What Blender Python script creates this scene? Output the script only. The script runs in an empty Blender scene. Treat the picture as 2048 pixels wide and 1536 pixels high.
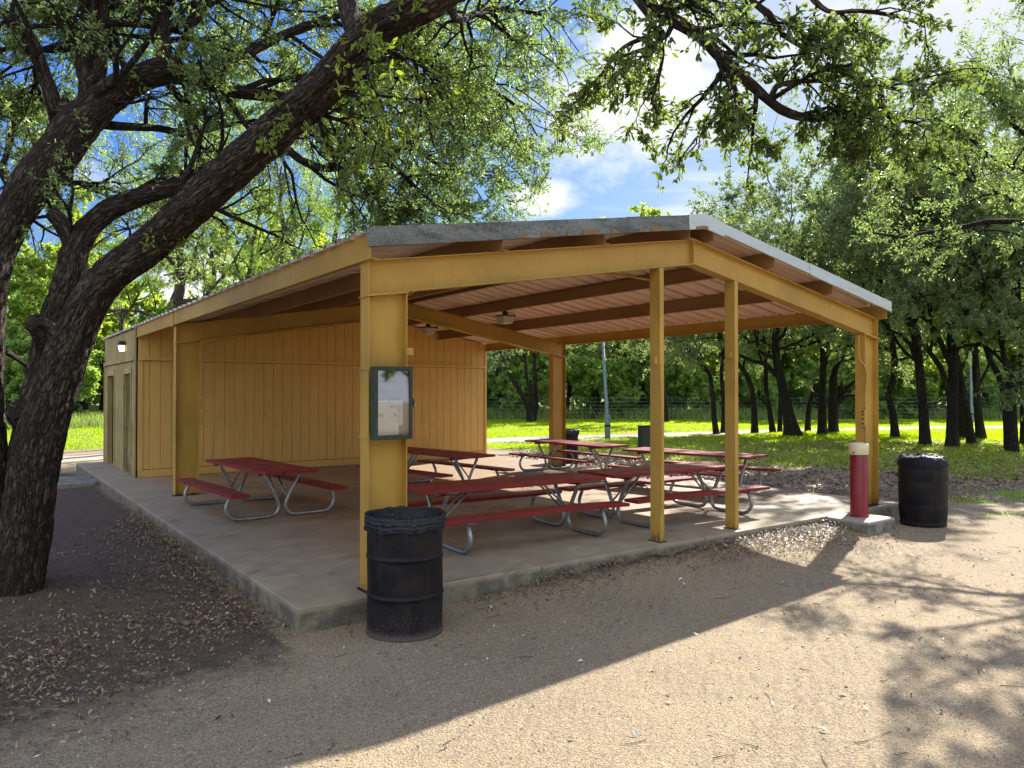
EXPO = 1.35
import bpy, math, random
import numpy as np
from mathutils import Vector, noise as mnoise
R = math.radians
scene = bpy.context.scene
COL = scene.collection
rng = np.random.default_rng(7)

# ------------------------------------------------------------------ camera
CAM_H = 1.8
cam = bpy.data.cameras.new('camera'); camo = bpy.data.objects.new('camera', cam); COL.objects.link(camo)
camo.location = (0, 0, CAM_H); camo.rotation_euler = (R(90.735), 0, 0)
cam.sensor_width = 36; cam.lens = 26.02; cam.clip_end = 2000; cam.clip_start = .05
scene.camera = camo
F = 1480.
def at(px, py, Y):            # where a direction from the viewpoint lies at distance Y
    return np.array([(px-1024)/F*Y, Y, CAM_H+(787-py)/F*Y])
UV_U = np.array([.807, .590]); UV_V = np.array([-.590, .807]); CORNER = np.array([-1.602, 5.554])
def uvw(u, v, z=0): q = CORNER+u*UV_U+v*UV_V; return (q[0], q[1], z)
def to_uv(x, y):
    dx = x-CORNER[0]; dy = y-CORNER[1]
    return dx*.807+dy*.59, -dx*.59+dy*.807
SLAB = .19
BROT = math.atan2(.590, .807)

def sstep(a, b, x):
    t = np.clip((x-a)/(b-a), 0, 1); return t*t*(3-2*t)

def ground_z(x, y):
    x = np.asarray(x, float); y = np.asarray(y, float)
    u, v = to_uv(x, y)
    front = sstep(1.2, 3.2, u)*(1-sstep(7.6, 8.4, u))*np.exp(-np.clip(-v-.05, 0, 9)/.55)
    left = sstep(1.0, 3.5, v)*(1-sstep(13, 15, v))*np.exp(-np.clip(-u, 0, 9)/.7)
    inside = (u > 0) & (u < 9.1) & (v > 0) & (v < 14.4)
    z = .105*front+.06*left
    z = z+.012*np.sin(x*1.3+1)*np.sin(y*1.1)*sstep(3, 10, y)
    d2 = (x+4.35)**2+(y-6.4)**2
    z = z+.10*np.exp(-d2/.9)
    far = sstep(45, 140, np.hypot(x, y))
    z = z+far*.35*np.sin(x*.05)*np.cos(y*.04)
    return np.where(inside, 0.0, z)

# ------------------------------------------------------------------ meshes
class MB:
    def __init__(s): s.v = []; s.q = []; s.t = []; s.n = 0
    def add(s, v, q=None, t=None):
        v = np.asarray(v, float).reshape(-1, 3)
        if q is not None and len(q): s.q.append(np.asarray(q, int).reshape(-1, 4)+s.n)
        if t is not None and len(t): s.t.append(np.asarray(t, int).reshape(-1, 3)+s.n)
        s.v.append(v); s.n += len(v)
    def box(s, x0, x1, y0, y1, z0, z1):
        v = [(x, y, z) for x in (x0, x1) for y in (y0, y1) for z in (z0, z1)]
        s.add(v, [(0,1,3,2),(4,6,7,5),(0,4,5,1),(2,3,7,6),(0,2,6,4),(1,5,7,3)])
    def hexa(s, b, t):          # bottom 4, top 4 corners (counter-clockwise)
        s.add(list(b)+list(t), [(3,2,1,0),(4,5,6,7),(0,1,5,4),(1,2,6,5),(2,3,7,6),(3,0,4,7)])
    def tube(s, pts, rad, sides=8, cap=True, closed=False):
        v, q, t = tube_arrays(np.asarray(pts, float), rad, sides, cap)
        s.add(v, q, t)
    def lathe(s, prof, n=40, cx=0, cy=0, z0=0, jit=None):
        th = np.linspace(0, 2*np.pi, n, endpoint=False); vs = []
        for i, (r, z) in enumerate(prof):
            for k, a in enumerate(th):
                rr, zz = (r, z) if jit is None else jit(i, a, r, z)
                vs.append((cx+rr*math.cos(a), cy+rr*math.sin(a), z0+zz))
        q = [(i*n+k, i*n+(k+1) % n, (i+1)*n+(k+1) % n, (i+1)*n+k) for i in range(len(prof)-1) for k in range(n)]
        s.add(vs, q)
    def build(s, name, mat, parent=None, smooth=False, bevel=0, loc=None, rotz=0, attr=None):
        me = bpy.data.meshes.new(name)
        v = np.concatenate(s.v) if s.v else np.zeros((0, 3))
        q = np.concatenate(s.q) if s.q else np.zeros((0, 4), int)
        t = np.concatenate(s.t) if s.t else np.zeros((0, 3), int)
        me.vertices.add(len(v)); me.vertices.foreach_set('co', v.astype(np.float32).ravel())
        me.loops.add(q.size+t.size)
        me.loops.foreach_set('vertex_index', np.concatenate([q.ravel(), t.ravel()]).astype(np.int32))
        me.polygons.add(len(q)+len(t))
        st = np.concatenate([np.arange(len(q))*4, q.size+np.arange(len(t))*3])
        me.polygons.foreach_set('loop_start', st.astype(np.int32))
        me.polygons.foreach_set('use_smooth', np.full(len(q)+len(t), bool(smooth)))
        me.update(calc_edges=True)
        if attr is not None:
            for an, arr in attr.items():
                if arr.ndim == 1:
                    a = me.attributes.new(an, 'FLOAT', 'POINT'); a.data.foreach_set('value', arr.astype(np.float32))
                else:
                    a = me.attributes.new(an, 'FLOAT_VECTOR', 'POINT'); a.data.foreach_set('vector', arr.astype(np.float32).ravel())
        me.materials.append(mat)
        o = bpy.data.objects.new(name, me); COL.objects.link(o)
        if parent: o.parent = parent
        if loc is not None: o.location = loc
        o.rotation_euler[2] = rotz
        if bevel:
            m = o.modifiers.new('bevel', 'BEVEL'); m.width = bevel; m.segments = 2; m.limit_method = 'ANGLE'; m.angle_limit = R(40)
        return o

_tq = {}
def tube_arrays(P, rad, sides, cap=True):
    n = len(P); rad = np.broadcast_to(np.asarray(rad, float), (n,))
    T = np.gradient(P, axis=0); T /= np.linalg.norm(T, axis=1, keepdims=True)+1e-9
    up = np.array([0, 0, 1.]) if abs(T[0, 2]) < .9 else np.array([1., 0, 0])
    N = np.empty_like(P); a = np.cross(T[0], up); a /= np.linalg.norm(a)+1e-9; N[0] = a
    for i in range(1, n):
        a = a-T[i]*a.dot(T[i]); a /= np.linalg.norm(a)+1e-9; N[i] = a
    B = np.cross(T, N)
    th = np.linspace(0, 2*np.pi, sides, endpoint=False)
    v = P[:, None, :]+rad[:, None, None]*(np.cos(th)[None, :, None]*N[:, None, :]+np.sin(th)[None, :, None]*B[:, None, :])
    key = (n, sides)
    if key not in _tq:
        i = np.arange(n-1)[:, None]*sides; k = np.arange(sides)[None, :]; k2 = (k+1) % sides
        _tq[key] = np.stack([i+k, i+k2, i+sides+k2, i+sides+k], -1).reshape(-1, 4)
    v = v.reshape(-1, 3); t = None
    if cap:
        c0 = len(v); v = np.concatenate([v, P[:1], P[-1:]])
        t = [(c0, (k+1) % sides, k) for k in range(sides)]+[(c0+1, (n-1)*sides+k, (n-1)*sides+(k+1) % sides) for k in range(sides)]
    return v, _tq[key], t

def catmull(P, step):
    P = np.asarray(P, float); out = []
    Q = np.vstack([2*P[0]-P[1], P, 2*P[-1]-P[-2]])
    for i in range(1, len(Q)-2):
        L = np.linalg.norm(Q[i+1][:3]-Q[i][:3]); n = max(1, int(L/step))
        for k in range(n):
            t = k/n
            out.append(.5*((2*Q[i])+(-Q[i-1]+Q[i+1])*t+(2*Q[i-1]-5*Q[i]+4*Q[i+1]-Q[i+2])*t*t+(-Q[i-1]+3*Q[i]-3*Q[i+1]+Q[i+2])*t**3))
    out.append(Q[-2]); return np.array(out)

def empty(name, loc=(0, 0, 0), rotz=0):
    o = bpy.data.objects.new(name, None); COL.objects.link(o); o.location = loc; o.rotation_euler[2] = rotz
    o.empty_display_size = .2; return o
def tag(o, label=None, cat=None, group=None, kind=None):
    if label: o['label'] = label
    if cat: o['category'] = cat
    if group: o['group'] = group
    if kind: o['kind'] = kind
    return o
def copy_tree(o, parent=None):
    c = o.copy(); COL.objects.link(c); c.parent = parent
    for ch in list(o.children): copy_tree(ch, c)
    return c

# ------------------------------------------------------------------ materials
class N:
    def __init__(s, name, world=False):
        if world: s.m = bpy.data.worlds.new(name)
        else: s.m = bpy.data.materials.new(name)
        s.m.use_nodes = True; s.t = s.m.node_tree; s.t.nodes.clear()
        s.out = s.t.nodes.new('ShaderNodeOutputWorld' if world else 'ShaderNodeOutputMaterial')
    def n(s, typ, props=None, **inp):
        nd = s.t.nodes.new('ShaderNode'+typ)
        for k, v in (props or {}).items(): setattr(nd, k, v)
        for k, v in inp.items():
            k = k.replace('_', ' ')
            sk = nd.inputs[int(k[1:])] if k[0] == 'i' and k[1:].isdigit() else nd.inputs[k]
            s.set(sk, v)
        return nd
    def set(s, sk, v):
        if isinstance(v, bpy.types.NodeSocket): s.t.links.new(v, sk)
        else:
            if isinstance(v, (tuple, list)) and len(v) == 3 and sk.type == 'RGBA': v = (*v, 1)
            sk.default_value = v
    def coord(s, which='Object'): return s.n('TexCoord').outputs[which]
    def attr(s, nm): return s.n('Attribute', {'attribute_name': nm})
    def map(s, vec, scale=(1, 1, 1), loc=(0, 0, 0)): return s.n('Mapping', Vector=vec, Scale=scale, Location=loc).outputs[0]
    def noise(s, vec, scale, detail=4, rough=.55, dist=0):
        return s.n('TexNoise', Vector=vec, Scale=scale, Detail=detail, Roughness=rough, Distortion=dist).outputs['Fac']
    def voro(s, vec, scale, feature='F1', out='Distance', rnd=1):
        return s.n('TexVoronoi', {'feature': feature}, Vector=vec, Scale=scale, Randomness=rnd).outputs[out]
    def ramp(s, fac, a, b, lo=0., hi=1.):
        nd = s.n('MapRange', {'interpolation_type': 'SMOOTHSTEP'}, Value=fac, i1=a, i2=b, i3=lo, i4=hi); return nd.outputs[0]
    def math(s, op, a, b=0., c=0.):
        return s.n('Math', {'operation': op}, i0=a, i1=b, i2=c).outputs[0]
    def mix(s, f, a, b, mode='MIX'):
        nd = s.t.nodes.new('ShaderNodeMix'); nd.data_type = 'RGBA'; nd.blend_type = mode
        s.set(nd.inputs[0], f); s.set(nd.inputs[6], a); s.set(nd.inputs[7], b); return nd.outputs[2]
    def xyz(s, vec): return s.n('SeparateXYZ', Vector=vec).outputs
    def bump(s, h, strength=.5, dist=.01, normal=None):
        nd = s.n('Bump', Height=h, Strength=strength, Distance=dist)
        if normal: s.set(nd.inputs['Normal'], normal)
        return nd.outputs[0]
    def bsdf(s, col, rough=.6, metal=0., normal=None, spec=.5, **kw):
        nd = s.n('BsdfPrincipled'); s.set(nd.inputs['Base Color'], col); s.set(nd.inputs['Roughness'], rough)
        s.set(nd.inputs['Metallic'], metal); s.set(nd.inputs['Specular IOR Level'], spec)
        if normal: s.set(nd.inputs['Normal'], normal)
        for k, v in kw.items(): s.set(nd.inputs[k.replace('_', ' ')], v)
        return nd.outputs[0]
    def end(s, sh): s.t.links.new(sh, s.out.inputs[0]); return s.m

def paint(name, base, dark=.75, rust=.35, rough=.5, scale=1.):
    m = N(name); c = m.coord('Object')
    big = m.noise(c, 1.3*scale, 5, .6); fine = m.noise(c, 60, 3, .6)
    streak = m.noise(m.map(c, (6, 6, .7)), 3, 5, .65)
    spots = m.ramp(m.noise(c, 26, 6, .72), .66, .71)
    patches = m.ramp(m.noise(c, 4.2, 7, .72), .63, .67)
    col = m.mix(m.ramp(big, .3, .75), base, tuple(x*dark for x in base))
    col = m.mix(m.math('MULTIPLY', m.ramp(streak, .46, .8), .30), col, (.16, .11, .05))
    col = m.mix(m.math('MULTIPLY', patches, rust*.8), col, (.20, .15, .09))
    col = m.mix(m.math('MULTIPLY', spots, rust), col, (.10, .05, .022))
    z = m.xyz(c)[2]; foot = m.math('MULTIPLY', m.ramp(m.math('SUBTRACT', z, m.math('MULTIPLY', big, .35)), .22, .02), m.ramp(m.noise(c, 18, 6, .7), .35, .6))
    col = m.mix(m.math('MULTIPLY', foot, min(1., rust*2)), col, (.11, .055, .025))
    chips = m.ramp(m.noise(m.map(c, (3, 3, 1)), 11, 7, .8), .67, .69); col = m.mix(m.math('MULTIPLY', chips, min(1., rust*1.8)), col, (.22, .17, .12))
    fade = m.ramp(m.noise(c, .8, 3, .5), .4, .7, 0, .3); col = m.mix(fade, col, tuple(min(1, x*1.15+.04) for x in base))
    rg = m.ramp(fine, .2, .8, rough-.12, rough+.2)
    nb = m.bump(m.math('ADD', m.math('MULTIPLY', fine, .4), m.math('MULTIPLY', big, 1.2)), .25, .004)
    nb = m.bump(patches, .25, .002, nb)
    return m.end(m.bsdf(col, rg, normal=nb, spec=.4))
TAN = (.49, .295, .05)
M_TAN = paint('tan_paint', TAN)
M_POST = paint('worn_tan_paint', (.50, .30, .052), rust=.6)
M_PURL = paint('brown_primer_paint', (.36, .195, .08), rust=.3)
M_SIDE = paint('siding_paint', (.68, .42, .12), dark=.9, rust=.06, rough=.62, scale=.6)

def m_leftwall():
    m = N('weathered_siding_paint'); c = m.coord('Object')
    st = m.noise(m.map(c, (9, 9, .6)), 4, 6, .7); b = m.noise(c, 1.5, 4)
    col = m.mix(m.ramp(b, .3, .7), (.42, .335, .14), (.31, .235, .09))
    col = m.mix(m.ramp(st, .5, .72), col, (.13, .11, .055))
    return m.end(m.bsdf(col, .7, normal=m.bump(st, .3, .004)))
M_LWALL = m_leftwall()

def m_concrete(name, a, b, stain):
    m = N(name); c = m.coord('Object')
    big = m.noise(c, .55, 6, .62, .6); mid = m.noise(c, 3.5, 6, .66); fine = m.noise(c, 90, 3, .6)
    sw = m.noise(m.map(c, (1, 2.6, 1)), 1.4, 6, .68, 1.2)
    col = m.mix(m.ramp(mid, .3, .7), a, b)
    x, y, z = m.xyz(c)
    inner = m.math('MULTIPLY', m.ramp(x, .3, 1.7), m.ramp(y, .5, 1.6))
    col = m.mix(m.math('MULTIPLY', m.ramp(big, .30, .62, .35, 1), m.math('MULTIPLY', inner, .85)), col, stain)
    col = m.mix(m.math('MULTIPLY', m.ramp(sw, .50, .74), .65), col, tuple(q*.42 for q in stain))
    col = m.mix(m.math('MULTIPLY', m.ramp(sw, .42, .30), .35), col, (.42, .37, .30))
    spots = m.ramp(m.voro(c, 3.1), .05, .025)
    col = m.mix(m.math('MULTIPLY', spots, .75), col, (.05, .04, .03))
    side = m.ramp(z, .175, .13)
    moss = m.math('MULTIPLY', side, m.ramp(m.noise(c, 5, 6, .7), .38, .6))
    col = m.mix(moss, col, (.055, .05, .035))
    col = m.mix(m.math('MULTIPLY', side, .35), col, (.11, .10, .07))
    col = m.mix(m.ramp(fine, .25, .8, 0, .25), col, (.5, .46, .4))
    rg = m.ramp(big, .35, .65, .5, .78)
    nb = m.bump(m.math('ADD', m.math('MULTIPLY', fine, .25), mid), .35, .004)
    nb = m.bump(m.math('MULTIPLY', moss, mid), .6, .012, nb)
    return m.end(m.bsdf(col, rg, normal=nb, spec=.4))
M_SLAB = m_concrete('concrete', (.34, .28, .195), (.255, .20, .13), (.23, .12, .045))
M_WALK = m_concrete('pale_concrete', (.36, .34, .30), (.27, .25, .22), (.30, .27, .23))

def m_plain(name, col, rough=.5, metal=0., nz=.15, sc=14, bump=.002, spec=.5, dirt=None, dirta=.4):
    m = N(name); c = m.coord('Object'); f = m.noise(c, sc, 5, .62)
    cc = m.mix(m.ramp(f, .3, .75), col, tuple(x*(1-nz*2) for x in col))
    if dirt: cc = m.mix(m.math('MULTIPLY', m.ramp(m.noise(c, 3.3, 7, .75), .45, .7), dirta), cc, dirt)
    return m.end(m.bsdf(cc, m.ramp(f, .2, .8, rough-.08, rough+.12), metal, m.bump(f, .3, bump), spec))
M_GALV = m_plain('galvanized_pipe', (.40, .40, .39), .42, .75, .18, 20, .001, dirt=(.10, .08, .06), dirta=.55)
M_UNDER_OLD = m_plain('roof_underside_primer', (.84, .66, .55), .6, 0, .05, 3, .001, dirt=(.45, .33, .25), dirta=.3)
M_TOPROOF = m_plain('roof_top_metal', (.50, .52, .52), .4, .5, .12, 8, .001, dirt=(.16, .15, .13), dirta=.7)
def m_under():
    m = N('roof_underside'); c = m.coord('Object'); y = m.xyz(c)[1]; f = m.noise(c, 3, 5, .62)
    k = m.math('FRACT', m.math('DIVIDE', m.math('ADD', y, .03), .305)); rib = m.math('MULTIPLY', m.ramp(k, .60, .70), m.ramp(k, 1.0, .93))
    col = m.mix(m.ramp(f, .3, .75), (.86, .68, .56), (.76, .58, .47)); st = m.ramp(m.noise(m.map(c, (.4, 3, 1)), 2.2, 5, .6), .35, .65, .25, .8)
    col = m.mix(m.math('MULTIPLY', rib, st), col, (.36, .23, .16))  # shade of the rib recesses painted in as uneven brown bands
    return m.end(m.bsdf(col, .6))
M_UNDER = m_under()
M_RED = None
def m_red():
    m = N('red_painted_plank'); c = m.coord('Object')
    g = m.noise(m.map(c, (1.2, 26, 26)), 3, 6, .7); b = m.noise(c, 2.2, 5, .65); wear = m.ramp(m.noise(m.map(c, (1.5, 14, 8)), 3, 7, .75), .60, .72)
    col = m.mix(m.ramp(b, .3, .7), (.25, .012, .014), (.18, .011, .012))
    col = m.mix(m.math('MULTIPLY', m.ramp(g, .5, .75), .45), col, (.12, .016, .015))
    col = m.mix(m.math('MULTIPLY', wear, .3), col, (.26, .13, .10))
    z = m.xyz(m.n('NewGeometry').outputs['Normal'])[2]
    dust = m.math('MULTIPLY', m.ramp(z, .5, .95), m.ramp(m.noise(c, 1.7, 5, .6), .3, .7, .08, .32))
    col = m.mix(dust, col, (.27, .12, .09))
    return m.end(m.bsdf(col, m.ramp(b, .3, .7, .42, .6), normal=m.bump(g, .6, .004), spec=.35))
M_RED = m_red()
M_CLEAT = m_plain('dark_red_timber', (.17, .018, .016), .6, 0, .2, 20)

def m_trim(name, base, alg):
    m = N(name); c = m.coord('Object'); f = m.noise(c, 70, 4, .7); b = m.noise(m.map(c, (1, 1, 4)), 1.6, 6, .7)
    col = m.mix(m.ramp(m.math('ADD', m.math('MULTIPLY', f, .6), m.math('MULTIPLY', b, .6)), .48, .72), base, (.07, .075, .07))
    col = m.mix(alg, base, col)
    return m.end(m.bsdf(col, .5, .35, m.bump(f, .2, .002)))
M_TRIM_OLD = m_trim('weathered_rake_trim', (.22, .235, .225), 1.)
M_TRIM_NEW = m_trim('pale_rake_trim', (.55, .60, .60), .18)

def m_drum(name, base, dust):
    m = N(name); c = m.coord('Object'); x, y, z = m.xyz(c)
    f = m.noise(c, 130, 3, .75); b = m.noise(c, 5, 6, .7); st = m.noise(m.map(c, (14, 14, .8)), 2, 5, .6)
    col = m.mix(m.math('MULTIPLY', m.ramp(b, .42, .62), .6), base, (.026, .018, .015))
    col = m.mix(m.math('MULTIPLY', m.ramp(st, .52, .74), .5), col, (.035, .026, .022))  # brown patches and streaks paint a soft sheen into the black
    low = m.ramp(m.math('ADD', z, m.math('MULTIPLY', b, .25)), .46, .10)
    sp = m.math('MULTIPLY', m.ramp(f, .50, .68), m.math('MULTIPLY', low, dust))
    col = m.mix(sp, col, (.25, .20, .16))
    col = m.mix(m.math('MULTIPLY', m.ramp(z, .075, .01), dust*.8), col, (.16, .13, .105))
    rough = m.ramp(m.math('ADD', b, m.math('MULTIPLY', low, .5)), .35, .9, .40, .8)
    nb = m.bump(b, .15, .01)
    return m.end(m.bsdf(col, rough, 0, nb, .22))
M_DRUM = m_drum('black_drum_steel', (.004, .005, .009), .6)
M_DRUMP = m_drum('black_drum_plastic', (.003, .004, .008), .12)
def m_liner():
    m = N('black_bin_liner'); c = m.coord('Object'); f = m.noise(c, 22, 5, .7, 1.5)
    return m.end(m.bsdf((.005, .007, .014), .25, 0, m.bump(f, .9, .015), .5))
M_LINER = m_liner()
M_LINER2 = m_plain('dull_bin_liner', (.004, .007, .014), .55, 0, .1, 20, .006, spec=.25)
M_BOLL = m_plain('dark_red_gloss_paint', (.23, .010, .018), .32, 0, .12, 7, .002, dirt=(.12, .03, .03), dirta=.3)
M_CREAM = m_plain('cream_paint', (.72, .64, .42), .45, 0, .06, 9, .002, dirt=(.35, .3, .2), dirta=.3)
M_FLAKE = m_plain('flaking_brown_paint', (.26, .17, .08), .7, 0, .2, 30)
M_BLACK = m_plain('black_metal', (.012, .011, .010), .5)
M_GREEN = m_plain('green_case_metal', (.030, .055, .036), .45, .2, .3, 18, .002, dirt=(.055, .022, .012), dirta=.6)
M_DARKGAP = m_plain('dark_interior', (.012, .008, .006), .9)
M_PAPER = m_plain('white_paper', (.82, .83, .84), .7, 0, .03)
M_INK = m_plain('pale_blue_print', (.38, .48, .54), .7, 0, .05)
M_INKD = m_plain('dark_print', (.10, .12, .13), .7, 0, .05)
M_DOOR = m_plain('dark_door_paint', (.13, .12, .075), .28, .35, .08, 5, .001)
M_BRASS = m_plain('padlock_metal', (.35, .30, .2), .35, .8)
M_POLE = m_plain('grey_pole_paint', (.16, .22, .24), .5, .2, .12, 6, .001)
M_WIRE = m_plain('fence_wire', (.35, .38, .38), .5, .6)
M_BOX = m_plain('dark_box_metal', (.035, .033, .03), .6, .1)
def m_glass(name='clear_glass', refl=.12, tint=(1, 1, 1)):
    m = N(name); tr = m.n('BsdfTransparent', Color=(*tint, 1)).outputs[0]
    gl = m.n('BsdfGlossy', Roughness=.03, Color=(1, 1, 1, 1)).outputs[0]
    lw = m.n('LayerWeight', Blend=.35).outputs['Fresnel']
    return m.end(m.n('MixShader', i0=m.math('MAXIMUM', lw, refl), i1=tr, i2=gl).outputs[0])
M_GLASS = m_glass()
def m_lens(name, e):
    m = N(name); c = m.coord('Object')
    w = m.n('TexWave', Vector=c, Scale=60).outputs['Fac']
    sh = m.bsdf((.5, .45, .38), .3, 0, m.bump(w, .4, .003), .6, Emission_Color=(1, .95, .85), Emission_Strength=e)
    return m.end(sh)
M_LENS_ON = m_lens('lit_prism_glass', .55); M_LENS = m_lens('prism_glass', 0.)

def m_ground():
    m = N('ground_soil'); c = m.coord('Object')
    dirt = m.attr('dirt').outputs['Fac']; grass = m.attr('grass').outputs['Fac']
    n1 = m.noise(c, .9, 6, .6); n2 = m.noise(c, 7, 6, .65); fine = m.noise(c, 150, 3, .7); grit = m.voro(c, 85)
    sp = m.n('TexVoronoi', {'feature': 'F1'}, Vector=c, Scale=125.).outputs['Color']
    spv = m.xyz(sp)[0]
    gcol = m.mix(m.ramp(n1, .32, .68), (.335, .26, .158), (.27, .212, .135))
    gcol = m.mix(m.ramp(m.noise(c, .28, 5, .65, .4), .42, .66, 0, .38), gcol, (.20, .15, .10))
    gcol = m.mix(m.ramp(n2, .35, .7, 0, .45), gcol, (.27, .22, .155))
    gcol = m.mix(m.ramp(spv, .74, 1., 0, .5), gcol, (.58, .48, .35))
    gcol = m.mix(m.ramp(spv, .25, .03, 0, .85), gcol, (.12, .085, .06))
    dcol = m.mix(m.ramp(n2, .3, .7), (.115, .082, .055), (.070, .050, .036))
    dcol = m.mix(m.ramp(spv, .8, 1., 0, .4), dcol, (.30, .26, .21))
    dm = m.ramp(m.math('ADD', dirt, m.math('MULTIPLY', m.math('SUBTRACT', n2, .5), .7)), .3, .75)
    col = m.mix(dm, gcol, dcol)
    gr = m.ramp(m.math('ADD', grass, m.math('MULTIPLY', m.math('SUBTRACT', n2, .5), .9)), .35, .6)
    col = m.mix(gr, col, m.mix(m.ramp(n1, .35, .65), (.17, .25, .03), (.22, .27, .05)))
    rip = m.n('TexWave', {'bands_direction': 'DIAGONAL'}, Vector=m.map(c, (1, -.35, 1)), Scale=5.5, Distortion=5., Detail=3.).outputs['Fac']
    rp = m.math('MULTIPLY', rip, m.ramp(n1, .42, .62))
    h = m.math('ADD', m.math('MULTIPLY', grit, -.55), m.math('ADD', m.math('MULTIPLY', fine, .45), m.math('MULTIPLY', rp, .9)))
    nb = m.bump(h, .75, .014); nb = m.bump(n2, .5, .03, nb)
    return m.end(m.bsdf(col, .9, 0, nb, .25))
M_GROUND = m_ground()
def m_path():
    m = N('pale_gravel'); c = m.coord('Object'); n2 = m.noise(c, 2, 6, .65); f = m.noise(c, 40, 3, .7)
    col = m.mix(m.ramp(n2, .3, .7), (.44, .38, .30), (.34, .30, .24)); col = m.mix(m.ramp(f, .6, .8, 0, .5), col, (.6, .55, .48))
    return m.end(m.bsdf(col, .9, 0, m.bump(f, .5, .02), .25))
M_PATH = m_path()

def m_leaf(name, c1, c2, c3, trans=.5, tmul=(1.5, 1.5, .5), rough=.42, spec=.45, big=.25):
    m = N(name); rnd = m.n('NewGeometry').outputs['Random Per Island']
    nb = m.noise(m.coord('Object'), .9, 2)
    col = m.mix(rnd, c1, c2); col = m.mix(m.ramp(nb, .35, .65, 0, .7), col, c3)
    val = m.n('HueSaturation', Hue=m.ramp(rnd, 0, 1, .485, .515), Saturation=1., Value=m.ramp(m.math('FRACT', m.math('MULTIPLY', rnd, 7.3)), 0, 1, .7, 1.3), Color=col).outputs[0]
    sh = m.bsdf(val, rough, 0, spec=spec)
    tr = m.n('BsdfTranslucent', Color=m.mix(1., val, (*tmul, 1), 'MULTIPLY')).outputs[0]
    return m.end(m.n('MixShader', i0=trans, i1=sh, i2=tr).outputs[0])
M_LEAF_NEAR = m_leaf('oak_leaf', (.18, .235, .105), (.26, .31, .135), (.14, .195, .10), .56, (1.65, 1.85, .95), .38, .7)
M_LEAF_HANG = m_leaf('shaded_oak_leaf', (.085, .12, .045), (.14, .18, .06), (.065, .095, .04), .5, (2.1, 2.2, .9))  # darker copy of the oak leaf, overhang shade put into its colour
M_LEAF_YEL = m_leaf('sunlit_oak_leaf', (.16, .22, .055), (.23, .28, .065), (.13, .18, .05), .52, (2., 2., .6))  # yellower copy of the oak leaf, sunlight put into its colour
M_LEAF_OAK = m_leaf('grove_oak_leaf', (.15, .195, .09), (.23, .26, .12), (.11, .155, .085), .48, (1.8, 1.95, 1.), .36, .8)
M_LEAF_MESQ = m_leaf('mesquite_leaf', (.24, .34, .11), (.30, .38, .13), (.20, .31, .13), .55, (2., 2., .9))
M_LEAF_FAR = m_leaf('far_tree_leaf', (.24, .32, .06), (.32, .38, .08), (.16, .24, .08), .6, (2., 2., .8))
M_GRASS = m_leaf('grass_blade', (.24, .34, .02), (.32, .40, .03), (.18, .28, .02), .5, (2.3, 2.2, .5), .6, .2)
M_WEED = m_leaf('tall_weed', (.22, .30, .10), (.30, .36, .14), (.16, .24, .09), .45, (1.9, 1.9, .9), .6, .2)
M_LITTER = None
def m_litter():
    m = N('dry_oak_leaf'); rnd = m.n('NewGeometry').outputs['Random Per Island']
    col = m.mix(m.ramp(rnd, 0, 1), (.15, .085, .045), (.36, .25, .14)); r2 = m.math('FRACT', m.math('MULTIPLY', rnd, 13.7))
    col = m.mix(m.ramp(r2, .55, 1., 0, .8), col, (.085, .055, .035)); col = m.mix(m.ramp(r2, .03, .0, 0, 1), col, (.5, .43, .33))
    return m.end(m.bsdf(col, .42, 0, spec=.5))
M_LITTER = m_litter()
M_TWIG = m_plain('dead_twig', (.10, .075, .05), .8)

def m_bark(name, a, b, near=True):
    m = N(name); v = m.attr('bark').outputs['Vector'] if near else m.map(m.coord('Object'), (1, 1, .25))
    w = m.n('VectorMath', {'operation': 'ADD'}, i0=v, i1=m.n('VectorMath', {'operation': 'SCALE'}, i0=m.n('TexNoise', Vector=v, Scale=9., Detail=3.).outputs['Color'], Scale=.055).outputs[0]).outputs[0]
    sc = 30 if near else 22
    r1 = m.math('ABSOLUTE', m.math('SUBTRACT', m.noise(w, sc, 3, .55, .5), .5)); r2 = m.math('ABSOLUTE', m.math('SUBTRACT', m.noise(w, sc*1.9, 2, .5, .3), .5))
    cr = m.voro(w, sc*1.15, 'DISTANCE_TO_EDGE')
    plate = m.math('MULTIPLY', m.ramp(r1, .0, .085), m.ramp(m.math('ADD', cr, m.math('MULTIPLY', r2, .9)), .02, .20))
    f = m.noise(v, 90, 5, .75); big = m.noise(v, 2.4, 4, .6); cell = m.noise(v, 14, 2, .5)
    col = m.mix(plate, tuple(x*.30 for x in a), m.mix(m.ramp(f, .3, .75), a, b))
    col = m.mix(m.ramp(cell, .35, .7, 0, .4), col, tuple(x*.55 for x in a))
    col = m.mix(m.ramp(big, .4, .7, 0, .35), col, tuple(x*.5 for x in a))
    lich = m.math('MULTIPLY', m.ramp(m.noise(v, 3.2, 6, .7), .56, .64), m.ramp(f, .45, .6))
    col = m.mix(m.math('MULTIPLY', lich, .35), col, (.30, .31, .27))
    h = m.math('ADD', m.math('ADD', plate, m.math('MULTIPLY', r2, 1.2)), m.math('MULTIPLY', f, .35))
    nb = m.bump(h, 1., .024 if near else .03)
    return m.end(m.bsdf(col, .88, 0, nb, .2))
M_BARK = m_bark('oak_bark', (.068, .050, .040), (.165, .135, .112))
M_BARK_FAR = m_bark('grove_bark', (.042, .033, .027), (.075, .062, .052), False)
M_BARK_GREY = m_bark('mesquite_bark', (.15, .12, .10), (.22, .19, .165), False)
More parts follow.
